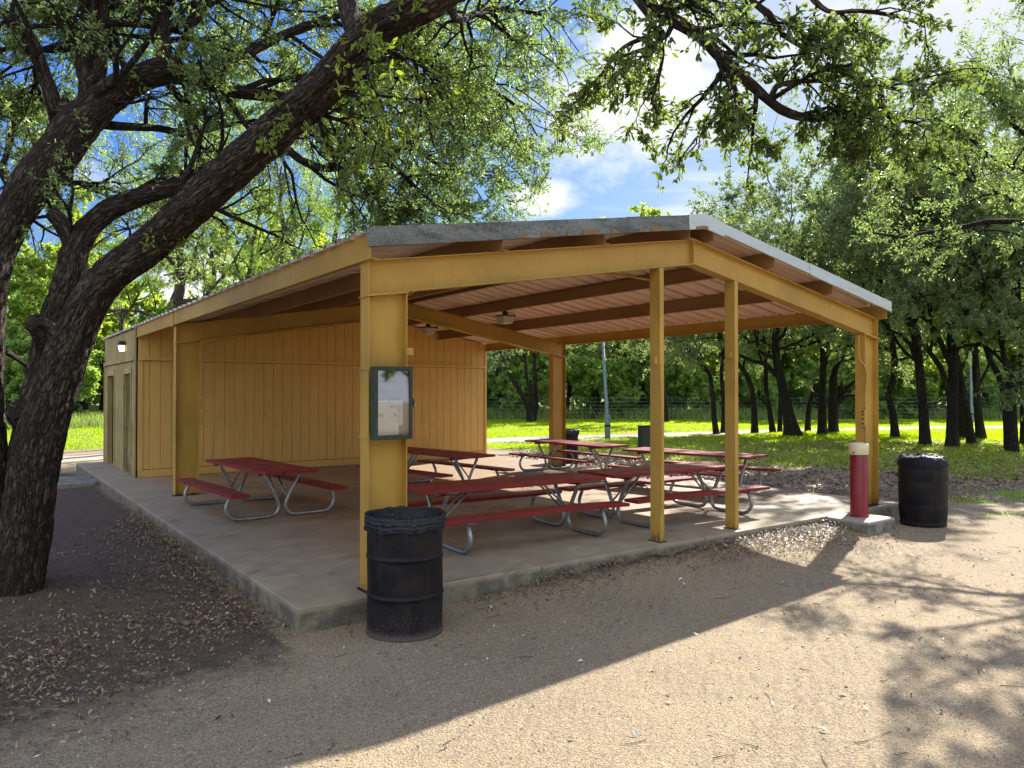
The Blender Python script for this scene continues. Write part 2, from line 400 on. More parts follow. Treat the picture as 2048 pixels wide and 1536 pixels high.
# ------------------------------------------------------------------ the pavilion (its own axes: x along the gable, y into the depth)
SL = .166; RU = 4.62; UL, UR = .62, 8.62; VEND = 14.4
def rise(u): return SL*(4.0-abs(u-RU))
def btop(u): return 2.885+rise(u)
def bbot(u): return 2.60+rise(u)
def roofz(u): return 3.088+rise(u)
pav = empty('picnic_pavilion', (CORNER[0], CORNER[1], 0), BROT)
tag(pav, 'tan steel picnic pavilion with ribbed metal roof and a board-sided restroom at its far end', 'pavilion')

# slab with control joints
b = MB()
ju = [0, 2.33, 4.67, 7.0, 9.1]; jv = [0, 3.5, 7.0, 10.3, VEND]
for i in range(4):
    for k in range(4):
        b.box(ju[i]+(.003 if i else 0), ju[i+1]-(.003 if i < 3 else 0), jv[k]+(.003 if k else 0), jv[k+1]-(.003 if k < 3 else 0), -.35, SLAB)
b.build('slab', M_SLAB, pav, bevel=.009)
b = MB(); b.box(.02, 9.08, .02, VEND-.02, -.34, SLAB-.012); b.build('joint_bed', M_DARKGAP, pav)

def column(u_out, u_in, vf, name='column'):
    lo, hi = min(u_out, u_in), max(u_out, u_in); b = MB(); t = .009; w = .075
    for a, c in ((lo, lo+t), (hi-t, hi)):
        z0 = bbot((a+c)/2)-.012
        b.box(a, c, vf-w, vf+w, SLAB+.014, z0)
    b.hexa([(lo+t, vf-.004, SLAB+.014), (hi-t, vf-.004, SLAB+.014), (hi-t, vf+.004, SLAB+.014), (lo+t, vf+.004, SLAB+.014)],
           [(lo+t, vf-.004, bbot(lo)-.012), (hi-t, vf-.004, bbot(hi)-.012), (hi-t, vf+.004, bbot(hi)-.012), (lo+t, vf+.004, bbot(lo)-.012)])
    b.hexa([(lo-.012, vf-.085, bbot(lo)-.012), (hi+.012, vf-.085, bbot(hi)-.012), (hi+.012, vf+.085, bbot(hi)-.012), (lo-.012, vf+.085, bbot(lo)-.012)],
           [(lo-.012, vf-.085, bbot(lo)-.001), (hi+.012, vf-.085, bbot(hi)-.001), (hi+.012, vf+.085, bbot(hi)-.001), (lo-.012, vf+.085, bbot(lo)-.001)])
    c = b.build(name, M_TAN, pav)
    p = MB(); p.box(lo-.02, hi+.02, vf-.095, vf+.095, SLAB, SLAB+.013)
    for a in (lo+.07, hi-.07):
        for s in (-.06, .06): p.lathe([(0, .03), (.012, .03), (.012, .013)], 6, a, vf+s, SLAB)
    p.build('base_plate', M_BLACK, c)
    return c
def rafter(vf):
    b = MB(); t = .009; w = .075
    for s in (0, 1):
        us = (UL, RU) if s == 0 else (RU, UR)
        us = [us[0]+(.0 if s == 0 else .002), us[1]-(.002 if s == 0 else 0)]
        def q(zf, o, v0, v1): return [(us[0], v0, zf(us[0])+o), (us[1], v0, zf(us[1])+o), (us[1], v1, zf(us[1])+o), (us[0], v1, zf(us[0])+o)]
        b.hexa(q(bbot, t, vf-.004, vf+.004), q(btop, -t, vf-.004, vf+.004))
        b.hexa(q(bbot, 0, vf-w, vf+w), q(bbot, t, vf-w, vf+w))
        b.hexa(q(btop, -t, vf-w, vf+w), q(btop, 0, vf-w, vf+w))
        ue = UL if s == 0 else UR; d = -.010 if s == 0 else .010
        b.box(min(ue, ue+d), max(ue, ue+d), vf-w, vf+w, bbot(ue), btop(ue)-.002)
    b.box(RU-.006, RU+.006, vf-w+.012, vf+w-.012, bbot(RU)+t, btop(RU)-t)
    return b.build('rafter', M_TAN, pav)
for vf in (.17, 7.15): rafter(vf)
col_fl = column(.612, .968, .17); col_fr = column(8.628, 8.272, .17)
col_ml = column(.612, .968, 7.15); col_mr = column(8.628, 8.272, 7.15)
def post(u0):
    b = MB(); v0, v1 = .10, .245; u1 = u0+.062; z1 = bbot(u0)-.001; t = .007
    b.box(u0, u0+t, v0, v1, SLAB+.008, z1)                       # web, faces left
    b.box(u0+t, u1, v0, v0+t, SLAB+.008, z1); b.box(u0+t, u1, v1-t, v1, SLAB+.008, z1)
    b.box(u1-t, u1, v0+t, v0+.024, SLAB+.008, z1); b.box(u1-t, u1, v1-.024, v1-t, SLAB+.008, z1)
    o = b.build('post', M_POST, pav)
    p = MB(); p.box(u0-.02, u1+.02, v0-.02, v1+.02, SLAB, SLAB+.008); p.build('base_plate', M_BLACK, o)
    return o
p1 = post(4.045); p2 = post(5.335)
b = MB(); b.box(4.109, 4.165, .12, .18, 2.27, 2.33); b.build('junction_box', M_POST, p1)
b = MB(); b.box(4.0, 4.043, .13, .17, 2.12, 2.2); b.tube([(4.05, .097, 2.13), (4.06, .09, 1.5), (4.055, .094, .5)], .006, 6); b.build('conduit', M_POST, p1)
b = MB(); b.box(5.30, 5.333, .14, .19, 2.22, 2.29); b.tube([(5.41, .2, 2.0), (5.41, .2, SLAB+.02)], .008, 6); b.build('conduit', M_POST, p2)

def purlin(u, w=.065, eave=0):
    t = .005; v0, v1 = (.0, 14.3) if not eave else (-.02, 10.28)
    z1 = roofz(u)-.004; z0 = z1-.195; b = MB(); s = 1 if u < RU else -1
    if eave: s = -s
    b.box(u-t/2, u+t/2, v0, v1, z0, z1)
    uu = (u+t/2, u+w) if s > 0 else (u-w, u-t/2)
    b.box(uu[0], uu[1], v0, v1, z0, z0+t)
    dz = SL*w*(1 if u < RU else -1)*(1 if s > 0 else -1)
    a, c = uu; za = roofz(a)-.004; zc = roofz(c)-.004
    b.hexa([(a, v0, za-t), (c, v0, zc-t), (c, v1, zc-t), (a, v1, za-t)], [(a, v0, za), (c, v0, zc), (c, v1, zc), (a, v1, za)])
    return b
for u in (1.88, 3.14, 4.42, 4.82, 5.98, 7.27): purlin(u).build('purlin', M_PURL, pav)
for u, s in ((.575, 1), (8.665, -1)):
    b = MB(); z1 = roofz(u)-.004; z0 = z1-.20; a, c = (u, u+.006) if s > 0 else (u-.006, u)
    b.box(a, c, -.02, 10.25, z0, z1)
    b.box(min(c, c+s*.055), max(c, c+s*.055), -.02, 10.25, z0, z0+.006) if s > 0 else b.box(a-.055, a, -.02, 10.25, z0, z0+.006)
    b.build('eave_beam', M_TAN, pav)
b = MB(); b.box(.562, .574, 7.06, 7.24, 2.86, 3.07); b.build('splice_plate', M_POST, pav)

# ribbed roof sheets: a top skin and a painted underside 3 mm below it
prof = []; v = -.03; kk = 0
while v < VEND:
    kk += 1
    prof += ([(v, 0), (v, -.007), (v+.012, -.007), (v+.012, 0)] if kk % 3 == 2 else [(v, 0)])+[(v+.085, 0), (v+.095, .010), (v+.105, 0), (v+.165, 0), (v+.175, .010), (v+.185, 0), (v+.20, 0), (v+.222, .040), (v+.275, .040), (v+.297, 0)]; v += .305
prof = np.array(prof)
def sheet(name, mat, off, ua, ub):
    n = len(prof); b = MB(); us = np.linspace(ua, ub, 9)
    vs = []
    for u in us:
        sag = .003*math.sin(u*5)
        vs.append(np.stack([np.full(n, u), prof[:, 0], roofz(u)+prof[:, 1]+off+sag*0], 1))
    i = np.arange(8)[:, None]*n; k = np.arange(n-1)[None, :]
    q = np.stack([i+k, i+n+k, i+n+k+1, i+k+1], -1).reshape(-1, 4)
    b.add(np.concatenate(vs), q); return b.build(name, mat, pav)
sheet('roof', M_TOPROOF, .003, .535, RU); sheet('roof', M_TOPROOF, .003, RU, 8.705)
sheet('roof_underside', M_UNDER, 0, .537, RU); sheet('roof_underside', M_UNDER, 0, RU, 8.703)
b = MB()
for s in (-1, 1):
    a, c = RU, RU+s*.24
    lo = [(a, -.02, roofz(a)+.036), (c, -.02, roofz(c)+.036), (c, VEND+.02, roofz(c)+.036), (a, VEND+.02, roofz(a)+.036)]
    b.hexa(lo, [(x, y, z+.004) for x, y, z in lo])
b.build('ridge_cap', M_TRIM_NEW, pav)

def rake(ua, ub, mat, proud=0., drop=.115, parts=None):
    b = MB(); f = -.052-proud
    n = max(2, int(abs(ub-ua)/.25)); us = np.linspace(ua, ub, n+1)
    dz = lambda u: (mnoise.noise(Vector((u*1.3, 3.1, 0)))*.004)
    for i in range(n):
        a, c = us[i], us[i+1]; ra, rc = roofz(a), roofz(c)
        top, mid = .042+proud, -.055
        F0 = lambda o, y0, y1: [(a, y0, ra+o+dz(a)), (c, y0, rc+o+dz(c)), (c, y1, rc+o+dz(c)), (a, y1, ra+o+dz(a))]
        b.hexa(F0(mid, f, f+.003), F0(top, f, f+.003))
        b.hexa(F0(top, f, .10), F0(top+.003, f, .10))
        b.hexa(F0(-drop, f-.006, f-.003), F0(mid, f-.006, f-.003))
        b.hexa(F0(-drop, f-.006, f+.02), F0(-drop+.002, f-.006, f+.02))
    return b.build('rake_trim', mat, pav)
rake(.53, 3.42, M_TRIM_OLD); rake(3.40, 4.40, M_TRIM_OLD, .003); rake(4.90, 6.70, M_TRIM_NEW, .001, .085); rake(6.66, 8.72, M_TRIM_NEW, .006, .095)
rake(4.34, 4.62, M_TRIM_NEW, .008); rake(4.62, 4.94, M_TRIM_NEW, .008)
b = MB(); rr = random.Random(3)
for uu, w, h in ((1.35, .07, .03), (1.72, .05, .02), (2.05, .12, .04), (2.36, .16, .05), (2.62, .06, .045), (2.90, .22, .05), (3.2, .07, .05), (3.6, .07, .045), (3.85, .22, .06), (4.55, .2, .035)):
    z = roofz(uu)-.113; n = 6; us = np.linspace(uu-w/2, uu+w/2, n)
    for i in range(n-1):
        ha = h*(.65+.35*rr.random()); hb = h*(.65+.35*rr.random())
        za, zb = roofz(us[i])-.112, roofz(us[i+1])-.112; y = -.0625 if uu < 4.4 else -.0705
        b.hexa([(us[i], y-.0025, za), (us[i+1], y-.0025, zb), (us[i+1], y, zb), (us[i], y, za)], [(us[i], y-.0025, za+ha), (us[i+1], y-.0025, zb+hb), (us[i+1], y, zb+hb), (us[i], y, za+ha)])
    b.build('paint_patch', M_FLAKE, pav); b = MB()

# board siding
def siding_u(v0, v1, ua, ub, mat, name, off=0):
    b = MB(); u = ua
    while u < ub-.02:
        e = min(u+.2, ub); g = .005
        def top(x): return roofz(x)-.03
        pts = [u+g]+([RU] if u+g < RU < e-g else [])+[e-g]
        for a, c in zip(pts[:-1], pts[1:]):
            b.hexa([(a, v0, SLAB+.02), (c, v0, SLAB+.02), (c, v1, SLAB+.02), (a, v1, SLAB+.02)], [(a, v0, top(a)), (c, v0, top(c)), (c, v1, top(c)), (a, v1, top(a))])
        u = e
    return b.build(name, mat, pav, bevel=.0)
siding_u(10.258, 10.27, .60, 8.63, M_SIDE, 'wall')
b = MB(); zt = lambda x: roofz(x)-.035
for a, c in ((.6, RU), (RU, 8.63)):
    b.hexa([(a, 10.2705, SLAB), (c, 10.2705, SLAB), (c, 10.33, SLAB), (a, 10.33, SLAB)], [(a, 10.2705, zt(a)), (c, 10.2705, zt(c)), (c, 10.33, zt(c)), (a, 10.33, zt(a))])
b.build('wall_backing', M_SIDE, pav)
b = MB(); b.box(.69, 8.59, 10.2568, 10.2578, 2.433, 2.4395); b.box(.69, 8.59, 10.2568, 10.2578, SLAB+.141, SLAB+.15); b.build('joint', M_DARKGAP, pav)
b = MB(); b.box(.60, 8.63, 10.215, 10.2567, 2.44, 2.50); b.box(.70, 8.63, 10.236, 10.257, SLAB+.004, SLAB+.14)
b.box(.597, .68, 10.238, 10.2565, SLAB+.141, 2.439); b.box(8.60, 8.66, 10.225, 10.34, SLAB+.003, roofz(8.66)-.04); b.build('trim_board', M_SIDE, pav)

D1 = (10.77, 11.62, 2.22); D2 = (12.88, 13.82, 2.22)
b = MB(); g = .011; v = 10.36
while v < VEND-.03:
    e = min(v+.2, VEND); segs = [(v+g, e-g)]
    for (a, c, zt_) in (D1, D2):
        ns = []
        for s0, s1 in segs:
            if s1 <= a or s0 >= c: ns.append((s0, s1)); continue
            if s0 < a: ns.append((s0, a))
            if s1 > c: ns.append((c, s1))
            b.box(.570, .582, max(s0, a), min(s1, c), zt_+.001, 3.05)
        segs = ns
    for s0, s1 in segs:
        if s1-s0 > .004: b.box(.570, .582, s0, s1, SLAB+.02, 3.05)
    v = e
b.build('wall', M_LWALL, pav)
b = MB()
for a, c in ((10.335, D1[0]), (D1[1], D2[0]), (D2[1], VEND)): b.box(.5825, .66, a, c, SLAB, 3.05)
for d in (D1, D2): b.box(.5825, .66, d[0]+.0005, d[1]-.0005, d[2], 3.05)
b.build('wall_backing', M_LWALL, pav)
b = MB(); b.box(.5675, .5695, 10.40, VEND-.08, 2.425, 2.4395); b.build('joint', M_DARKGAP, pav)
b = MB(); b.box(.540, .567, 10.40, VEND, 2.44, 2.52); b.box(.548, .5695, 10.262, 10.345, SLAB+.002, 3.06); b.box(.552, .569, VEND-.07, VEND+.004, SLAB+.002, 2.439)
b.build('trim_board', M_LWALL, pav)
b = MB(); b.box(.552, .5705, 10.346, 10.356, SLAB+.01, 3.05); b.box(.5835, .60, 10.262, 10.2705, SLAB, 3.0); b.build('corner_gap', M_DARKGAP, pav)
for d, nm in ((D1, 'door_frame'), (D2, 'door_frame')):
    b = MB(); a, c, z = d
    b.box(.548, .5695, a-.05, a+.012, SLAB+.003, z+.09); b.box(.548, .5695, c-.012, c+.05, SLAB+.003, z+.09); b.box(.548, .5695, a+.0125, c-.0125, z-.02, z+.09)
    b.box(.5705, .655, a+.001, a+.02, SLAB, z-.002); b.box(.5705, .655, c-.02, c-.001, SLAB, z-.002); b.box(.5705, .655, a+.0205, c-.0205, z-.022, z-.003)
    f_ = b.build('door_frame', M_LWALL, pav)
    if d is D1:
        s_ = MB(); s_.box(.5405, .5475, 11.10, 11.28, z-.002, z+.075); s_ = s_.build('number_plate', M_CREAM, f_)
        
        for y0, y1 in ((11.205, 11.235), (11.150, 11.165)): k = MB(); k.box(.5385, .5403, y0, y1, z+.012, z+.062); k.build('numeral', M_BLACK, s_)
b = MB(); b.box(.605, .645, D1[0]+.022, D1[1]-.022, SLAB+.012, 2.10); dr = b.build('door', M_DOOR, pav, bevel=.003)
b = MB(); b.box(.605, .645, D1[0]+.022, D1[1]-.022, 2.105, 2.197); b.build('transom', M_DOOR, pav)
b = MB(); b.tube([(.60, D1[0]+.09, 1.17), (.56, D1[0]+.09, 1.17), (.545, D1[0]+.09, 1.17)], [.012, .014, .028], 12); b.lathe([(.0, 0), (.03, 0), (.03, .006), (0, .006)], 4); 
b = MB(); b.tube([(.604, D1[0]+.09, 1.17), (.585, D1[0]+.09, 1.17), (.575, D1[0]+.09, 1.17), (.560, D1[0]+.09, 1.17), (.552, D1[0]+.09, 1.17)], [.026, .012, .024, .026, .008], 14)
b.build('handle', M_BRASS, dr, smooth=True)
b = MB(); b.box(8.59, 8.65, 10.345, VEND, SLAB, 3.03); b.box(.66, 8.59, VEND-.06, VEND-.001, SLAB, 3.03); b.box(1.5, 1.54, 10.4, VEND-.1, SLAB, 2.9); b.box(.67, 1.49, 12.2, 12.24, SLAB, 2.9)
for a, c in ((.66, RU), (RU, 8.59)):
    b.hexa([(a, VEND-.05, 3.031), (c, VEND-.05, 3.031), (c, VEND-.001, 3.031), (a, VEND-.001, 3.031)], [(a, VEND-.05, zt(a)), (c, VEND-.05, zt(c)), (c, VEND-.001, zt(c)), (a, VEND-.001, zt(a))])
b.build('inner_wall', M_DARKGAP, pav)

# conduits and boxes on the steel
def cond(pts, r=.009, name='conduit', mat=M_TAN, par=pav): b = MB(); b.tube(catmull(pts, .04), r, 8); return b.build(name, mat, par, smooth=True)
cond([(8.24, 7.05, 1.75), (8.24, 7.05, 2.45), (8.1, 7.05, 2.60), (6.5, 7.05, bbot(6.5)-.02), (4.7, 7.05, bbot(4.7)-.02), (3.0, 7.05, bbot(3.0)-.03), (1.6, 7.05, bbot(1.6)-.02), (1.04, 7.05, 2.58), (.985, 7.05, 2.45), (.985, 7.05, 1.75)])
b = MB()
for z in (1.30, 1.42, 1.55, 1.66): b.box(8.215, 8.268, 7.02, 7.09, z, z+.09)
b.box(8.235, 8.268, 7.03, 7.08, 1.2, 1.75); b.build('outlet_box', M_TAN, pav, bevel=.003)
for z0, z1 in ((1.30, 1.45), (1.55, 1.72)): b = MB(); b.box(.971, 1.0, 7.02, 7.08, z0, z1); b.build('outlet_box', M_TAN, pav, bevel=.003)
cond([(8.15, .12, 2.62), (8.14, .12, 2.45), (8.16, .12, 2.30), (8.25, .09, 2.18), (8.285, .085, 2.05), (8.262, .085, 1.85), (8.25, .085, 1.72), (8.252, .085, 1.58)], .011)
b = MB(); b.box(8.225, 8.271, .075, .15, 1.33, 1.57); ob = b.build('outlet_box', M_TAN, pav, bevel=.004)
for z in (1.36, 1.43, 1.49, 1.53): b = MB(); b.box(8.2235, 8.2245, .095, .13, z, z+.022); b.build('socket', M_BLACK, ob)
cond([(8.262, .0905, 1.33), (8.265, .0905, .9), (8.265, .0905, .25)], .006)
b = MB(); b.box(.969, 1.03, .10, .16, 2.12, 2.185); b.build('junction_box', M_TAN, pav, bevel=.003)
cond([(4.05, .25, 3.05), (3.7, .6, 3.14), (3.2, 1.2, 3.18)], .012); b = MB(); b.tube([(4.12, .2, 3.0), (4.2, .25, 2.93)], .01, 6); b.build('conduit_elbow', M_TAN, pav)
cond([(1.0, .2, 2.63), (1.6, .6, 2.86), (2.6, 1.0, 3.0), (2.9, 1.0, 3.08)], .008)
for z in (1.99, 1.435):
    b = MB(); b.box(.603, .6115, .088, .252, z, z+.022); b.box(.603, .98, .083, .0945, z, z+.022); b.build('strap', M_POST, pav)

# ------------------------------------------------------------------ fittings and furniture standing in or on the pavilion
def ptag(o, *a, **k): return tag(o, *a, **k)
case = empty('display_case', uvw(.79, .088, 1.43), BROT)
tag(case, 'green metal display case with padlock and white sheets, on the front left column', 'display case')
b = MB(); W2, D, H = .168, .088, .585; t = .012
b.box(-W2, W2, -.012, -.002, 0, H)                         # back
b.box(-W2, -W2+t, -D, -.0125, 0, H); b.box(W2-t, W2, -D, -.0125, 0, H); b.box(-W2+t, W2-t, -D, -.0125, 0, t); b.box(-W2+t, W2-t, -D, -.0125, H-t, H)
b.build('body', M_GREEN, case, bevel=.002)
b = MB(); fw = .026
b.box(-W2-.002, -W2+fw, -D-.014, -D-.001, -.004, H+.004); b.box(W2-fw, W2+.002, -D-.014, -D-.001, -.004, H+.004)
b.box(-W2+fw, W2-fw, -D-.0135, -D-.001, -.004, fw+.006); b.box(-W2+fw, W2-fw, -D-.0135, -D-.001, H-fw-.006, H+.004)
df = b.build('door_frame', M_GREEN, case, bevel=.002)
b = MB(); b.box(-W2+fw-.004, W2-fw+.004, -D-.006, -D-.003, fw, H-fw); b.build('glass', M_GLASS, df)
b = MB(); b.box(-W2+.03, W2-.03, -.0165, -.0125, .02, H-.02); b.build('backboard', M_BLACK, case)
b = MB(); b.box(-.128, .118, -.0225, -.0205, .110, .310); pp = b.build('paper', M_PAPER, case)
b = MB()
for x0, x1, z0, z1 in ((.0, .025, .33, .345), (.03, .055, .33, .345), (-.118, -.09, .255, .282), (-.085, -.06, .255, .282), (.04, .065, .255, .282)): b.box(x0, x1, -.0236, -.0228, z0-.075, z1-.075)
for k in range(5): b.box(.07, .102, -.0236, -.0228, .215+k*.011, .222+k*.011)
for k in range(7): b.box(.07, .102, -.0236, -.0228, .127+k*.011, .1315+k*.011)
b.build('form_boxes', M_INK, pp)
b = MB()
for k, z in enumerate((.299, .293, .285)): b.box(-.118, .10-.02*k, -.0236, -.0228, z, z+.0018)
for k in range(9): b.box(.072, .100, -.0245, -.0238, .129+k*.0165, .1305+k*.0165)
b.box(-.012, .004, -.026, -.0238, .299, .309); b.build('print_lines', M_INKD, pp)
b = MB(); b.box(-.105, .085, -.0195, -.0175, .03, .115); b.build('paper', M_PAPER, case)
b = MB(); b.box(W2+.0025, W2+.014, -D-.012, -D+.01, .27, .33); hs = b.build('hasp', M_BLACK, case)
b = MB(); b.box(W2+.0145, W2+.034, -D-.022, -D+.004, .255, .287); b.tube([(W2+.024, -D-.018, .286), (W2+.024, -D-.018, .302), (W2+.024, -D-.009, .31), (W2+.024, -D, .302), (W2+.024, -D, .286)], .0035, 6); b.build('padlock', M_BRASS, case, bevel=.002)

wl = empty('wall_light', uvw(.548, 11.5, 2.66), BROT)
tag(wl, 'small glowing box light with black hood high on the restroom wall', 'wall light')
b = MB(); b.hexa([(-.11, -.10, .125), (0, -.10, .125), (0, .10, .125), (-.11, .10, .125)], [(-.10, -.09, .21), (0, -.10, .21), (0, .10, .21), (-.10, .09, .21)]); b.build('hood', M_BLACK, wl, bevel=.006)
b = MB(); b.hexa([(-.085, -.075, 0), (-.002, -.075, 0), (-.002, .075, 0), (-.085, .075, 0)], [(-.108, -.095, .124), (-.002, -.095, .124), (-.002, .095, .124), (-.108, .095, .124)]); b.build('lens', M_LENS_ON, wl, bevel=.004)

def ceil_light(u, v, z, label, arm):
    o = empty('ceiling_light', uvw(u, v, z), BROT); tag(o, label, 'ceiling light', 'prism ceiling lights under the pavilion roof')
    b = MB(); b.hexa([(-.10, -.10, 0), (.10, -.10, 0), (.10, .10, 0), (-.10, .10, 0)], [(-.13, -.13, .13), (.13, -.13, .13), (.13, .13, .13), (-.13, .13, .13)]); b.build('lens', M_LENS, o, bevel=.008)
    b = MB(); b.box(-.135, .135, -.135, .135, .131, .15); b.lathe([(.05, .151), (.05, .15+arm), (.0, .15+arm)], 10); b.build('housing', M_BLACK, o, bevel=.003)
    b = MB(); b.tube(catmull([(.05, 0, .2), (.17, -.02, .2), (.22, -.02, .14), (.13, -.03, .135)], .03), .008, 6); b.build('cable', M_BLACK, o, smooth=True)
ceil_light(6.03, 5.75, 3.10, 'prism glass light with dark cable hanging from a purlin over the middle tables', .08)
ceil_light(5.85, 8.3, 3.06, 'prism glass light farther back near the board wall, below the rafter', .14)

# bollard on its own plinth
bo = empty('bollard', uvw(7.44, -.26, 0), BROT)
tag(bo, 'dark red pipe bollard with cream cap on a square concrete plinth beside the right column', 'bollard')
b = MB(); b.box(-.36, .31, -.32, .255, -.2, SLAB-.002); b.build('base', M_WALK, bo, bevel=.02)
b = MB(); b.lathe([(.108, SLAB-.002), (.108, 1.02), (.10, 1.03)], 40); b.lathe([(.125, SLAB-.002), (.122, SLAB+.012), (.109, SLAB+.016)], 40); b.build('pipe', M_BOLL, bo, smooth=True)
b = MB(); b.lathe([(.116, 1.0), (.122, 1.01), (.122, 1.125), (.112, 1.142), (.06, 1.155), (0, 1.158)], 40); cp = b.build('cap', M_CREAM, bo, smooth=True)
for a in (0, math.pi): b = MB(); b.tube([(.121*math.cos(a), .121*math.sin(a), 1.03), (.14*math.cos(a), .14*math.sin(a), 1.03)], .01, 8); b.build('bolt', M_BLACK, cp)

# drums
def drum_steel(name, loc, label, liner=True, wear=M_DRUM):
    o = empty(name, loc, .6); tag(o, label, 'trash barrel', 'black barrels used as trash cans')
    pr = [(.0, .02), (.27, .02), (.283, .0), (.292, .003), (.292, .02), (.286, .03), (.284, .05)]
    for zc in (.30, .585):
        pr += [(.285, zc-.12), (.285, zc-.05), (.285, zc-.03), (.2852, zc-.02), (.288, zc-.012), (.292, zc-.006), (.2925, zc), (.292, zc+.006), (.288, zc+.012), (.2852, zc+.02), (.285, zc+.03), (.285, zc+.05), (.285, zc+.12)]
    pr += [(.285, .83), (.284, .86), (.291, .868), (.293, .88), (.286, .886), (.279, .88), (.278, .05), (0, .045)]
    def jit(i, a, r, z): return (r+(.002*math.sin(3*a+z*9) if r > .1 else 0), z)
    b = MB(); b.lathe(pr, 64, jit=jit); b.build('drum', wear, o, smooth=True)
    if liner:
        seed = Vector((3.1, 2, 9))
        def jl(i, a, r, z):
            n = mnoise.noise(Vector((math.cos(a)*4, math.sin(a)*4, z*7))+seed); n2 = mnoise.noise(Vector((math.cos(a)*11, math.sin(a)*11, z*12))+seed); n3 = mnoise.noise(Vector((math.cos(a)*24, math.sin(a)*24, z*9))+seed)
            k = 1 if r > .28 else .6
            return (r+k*(.011*n+.014*abs(n2)+.006*n3), z+(.020*n+.008*n2 if z < .87 else .008*n))
        pl = [(.02, .42), (.16, .47), (.235, .58), (.255, .70), (.262, .78), (.272, .83), (.280, .865), (.286, .89), (.293, .899), (.301, .893), (.304, .88), (.303, .865), (.309, .85), (.302, .835), (.308, .82), (.303, .805), (.302, .79), (.296, .782)]
        pl = [tuple(q) for q in catmull(np.array(pl), .007)]; b = MB(); b.lathe(pl, 220, jit=jl); b.build('bin_liner', M_LINER, o, smooth=True)
    return o
drum_steel('trash_barrel', (-.815, 5.66, -.005), 'scuffed black steel drum with black liner in the foreground, by the front left column')
drum_steel('trash_barrel', (1.27, 17.4, float(ground_z(1.27, 17.4))), 'far black barrel half hidden behind the back right column')
o = empty('trash_barrel', (5.68, 10.25, 0.0), .2); tag(o, 'dark barrel with a bag pulled over its top, right of the red bollard', 'trash barrel', 'black barrels used as trash cans')
b = MB(); b.lathe([(0, .0), (.27, 0), (.288, .012), (.288, .035), (.281, .05), (.292, .10), (.301, .22), (.303, .27), (.297, .29), (.303, .31), (.305, .5), (.304, .58), (.298, .60), (.304, .62), (.303, .76), (.296, .80), (.303, .815), (.303, .85), (.285, .875), (.27, .88)], 64); b.build('drum', M_DRUMP, o, smooth=True)
def jt(i, a, r, z):
    n = mnoise.noise(Vector((math.cos(a)*2.6+4, math.sin(a)*2.6, z*6))); n2 = mnoise.noise(Vector((math.cos(a)*9, math.sin(a)*9+2, z*20)))
    return (r*(1+.02*n)+.005*n2, z+(.022*n+.012*n2)*(1 if r < .29 else .4))
b = MB(); b.lathe([tuple(q) for q in catmull(np.array([(.308, .80), (.310, .82), (.308, .85), (.305, .875), (.290, .905), (.27, .93), (.235, .945), (.2, .935), (.16, .95), (.1, .94), (.05, .955), (0, .95)]), .012)], 160, jit=jt); b.build('bin_liner', M_LINER2, o, smooth=True)

# picnic tables
HT, HB, TL, TW, B0, B1 = .627, .372, 1.19, .355, .532, .768
def plank(b, x0, x1, y0, y1, z1, sag=0., th=.036):
    n = 8; xs = np.linspace(x0, x1, n+1)
    f = lambda x: sag*(1-(2*x/(x1-x0))**2)
    for i in range(n):
        a, c = xs[i], xs[i+1]
        b.hexa([(a, y0, z1-th+f(a)), (c, y0, z1-th+f(c)), (c, y1, z1-th+f(c)), (a, y1, z1-th+f(a))], [(a, y0, z1+f(a)), (c, y0, z1+f(c)), (c, y1, z1+f(c)), (a, y1, z1+f(a))])
def planks(name, rows, z, par, sag=0., L=TL):
    b = MB()
    for k, (y0, y1, dx) in enumerate(rows):
        n = 8; xs = np.linspace(-L+dx, L+dx, n+1); f = lambda x: sag*(1-(x/L)**2); th = .036
        g = []
        for x in xs:
            g += [(x, y0, z-th+f(x)), (x, y1, z-th+f(x)), (x, y1, z-.004+f(x)), (x, y1-.004, z+f(x)), (x, y0+.004, z+f(x)), (x, y0, z-.004+f(x))]
        q = [(i*6+j, i*6+(j+1) % 6, (i+1)*6+(j+1) % 6, (i+1)*6+j) for i in range(n) for j in range(6)]
        e = n*6
        q += [(0, 5, 2, 1), (5, 4, 3, 2), (e, e+1, e+2, e+5), (e+5, e+2, e+3, e+4)]
        b.add(g, q)
    return b.build(name, M_RED, par)
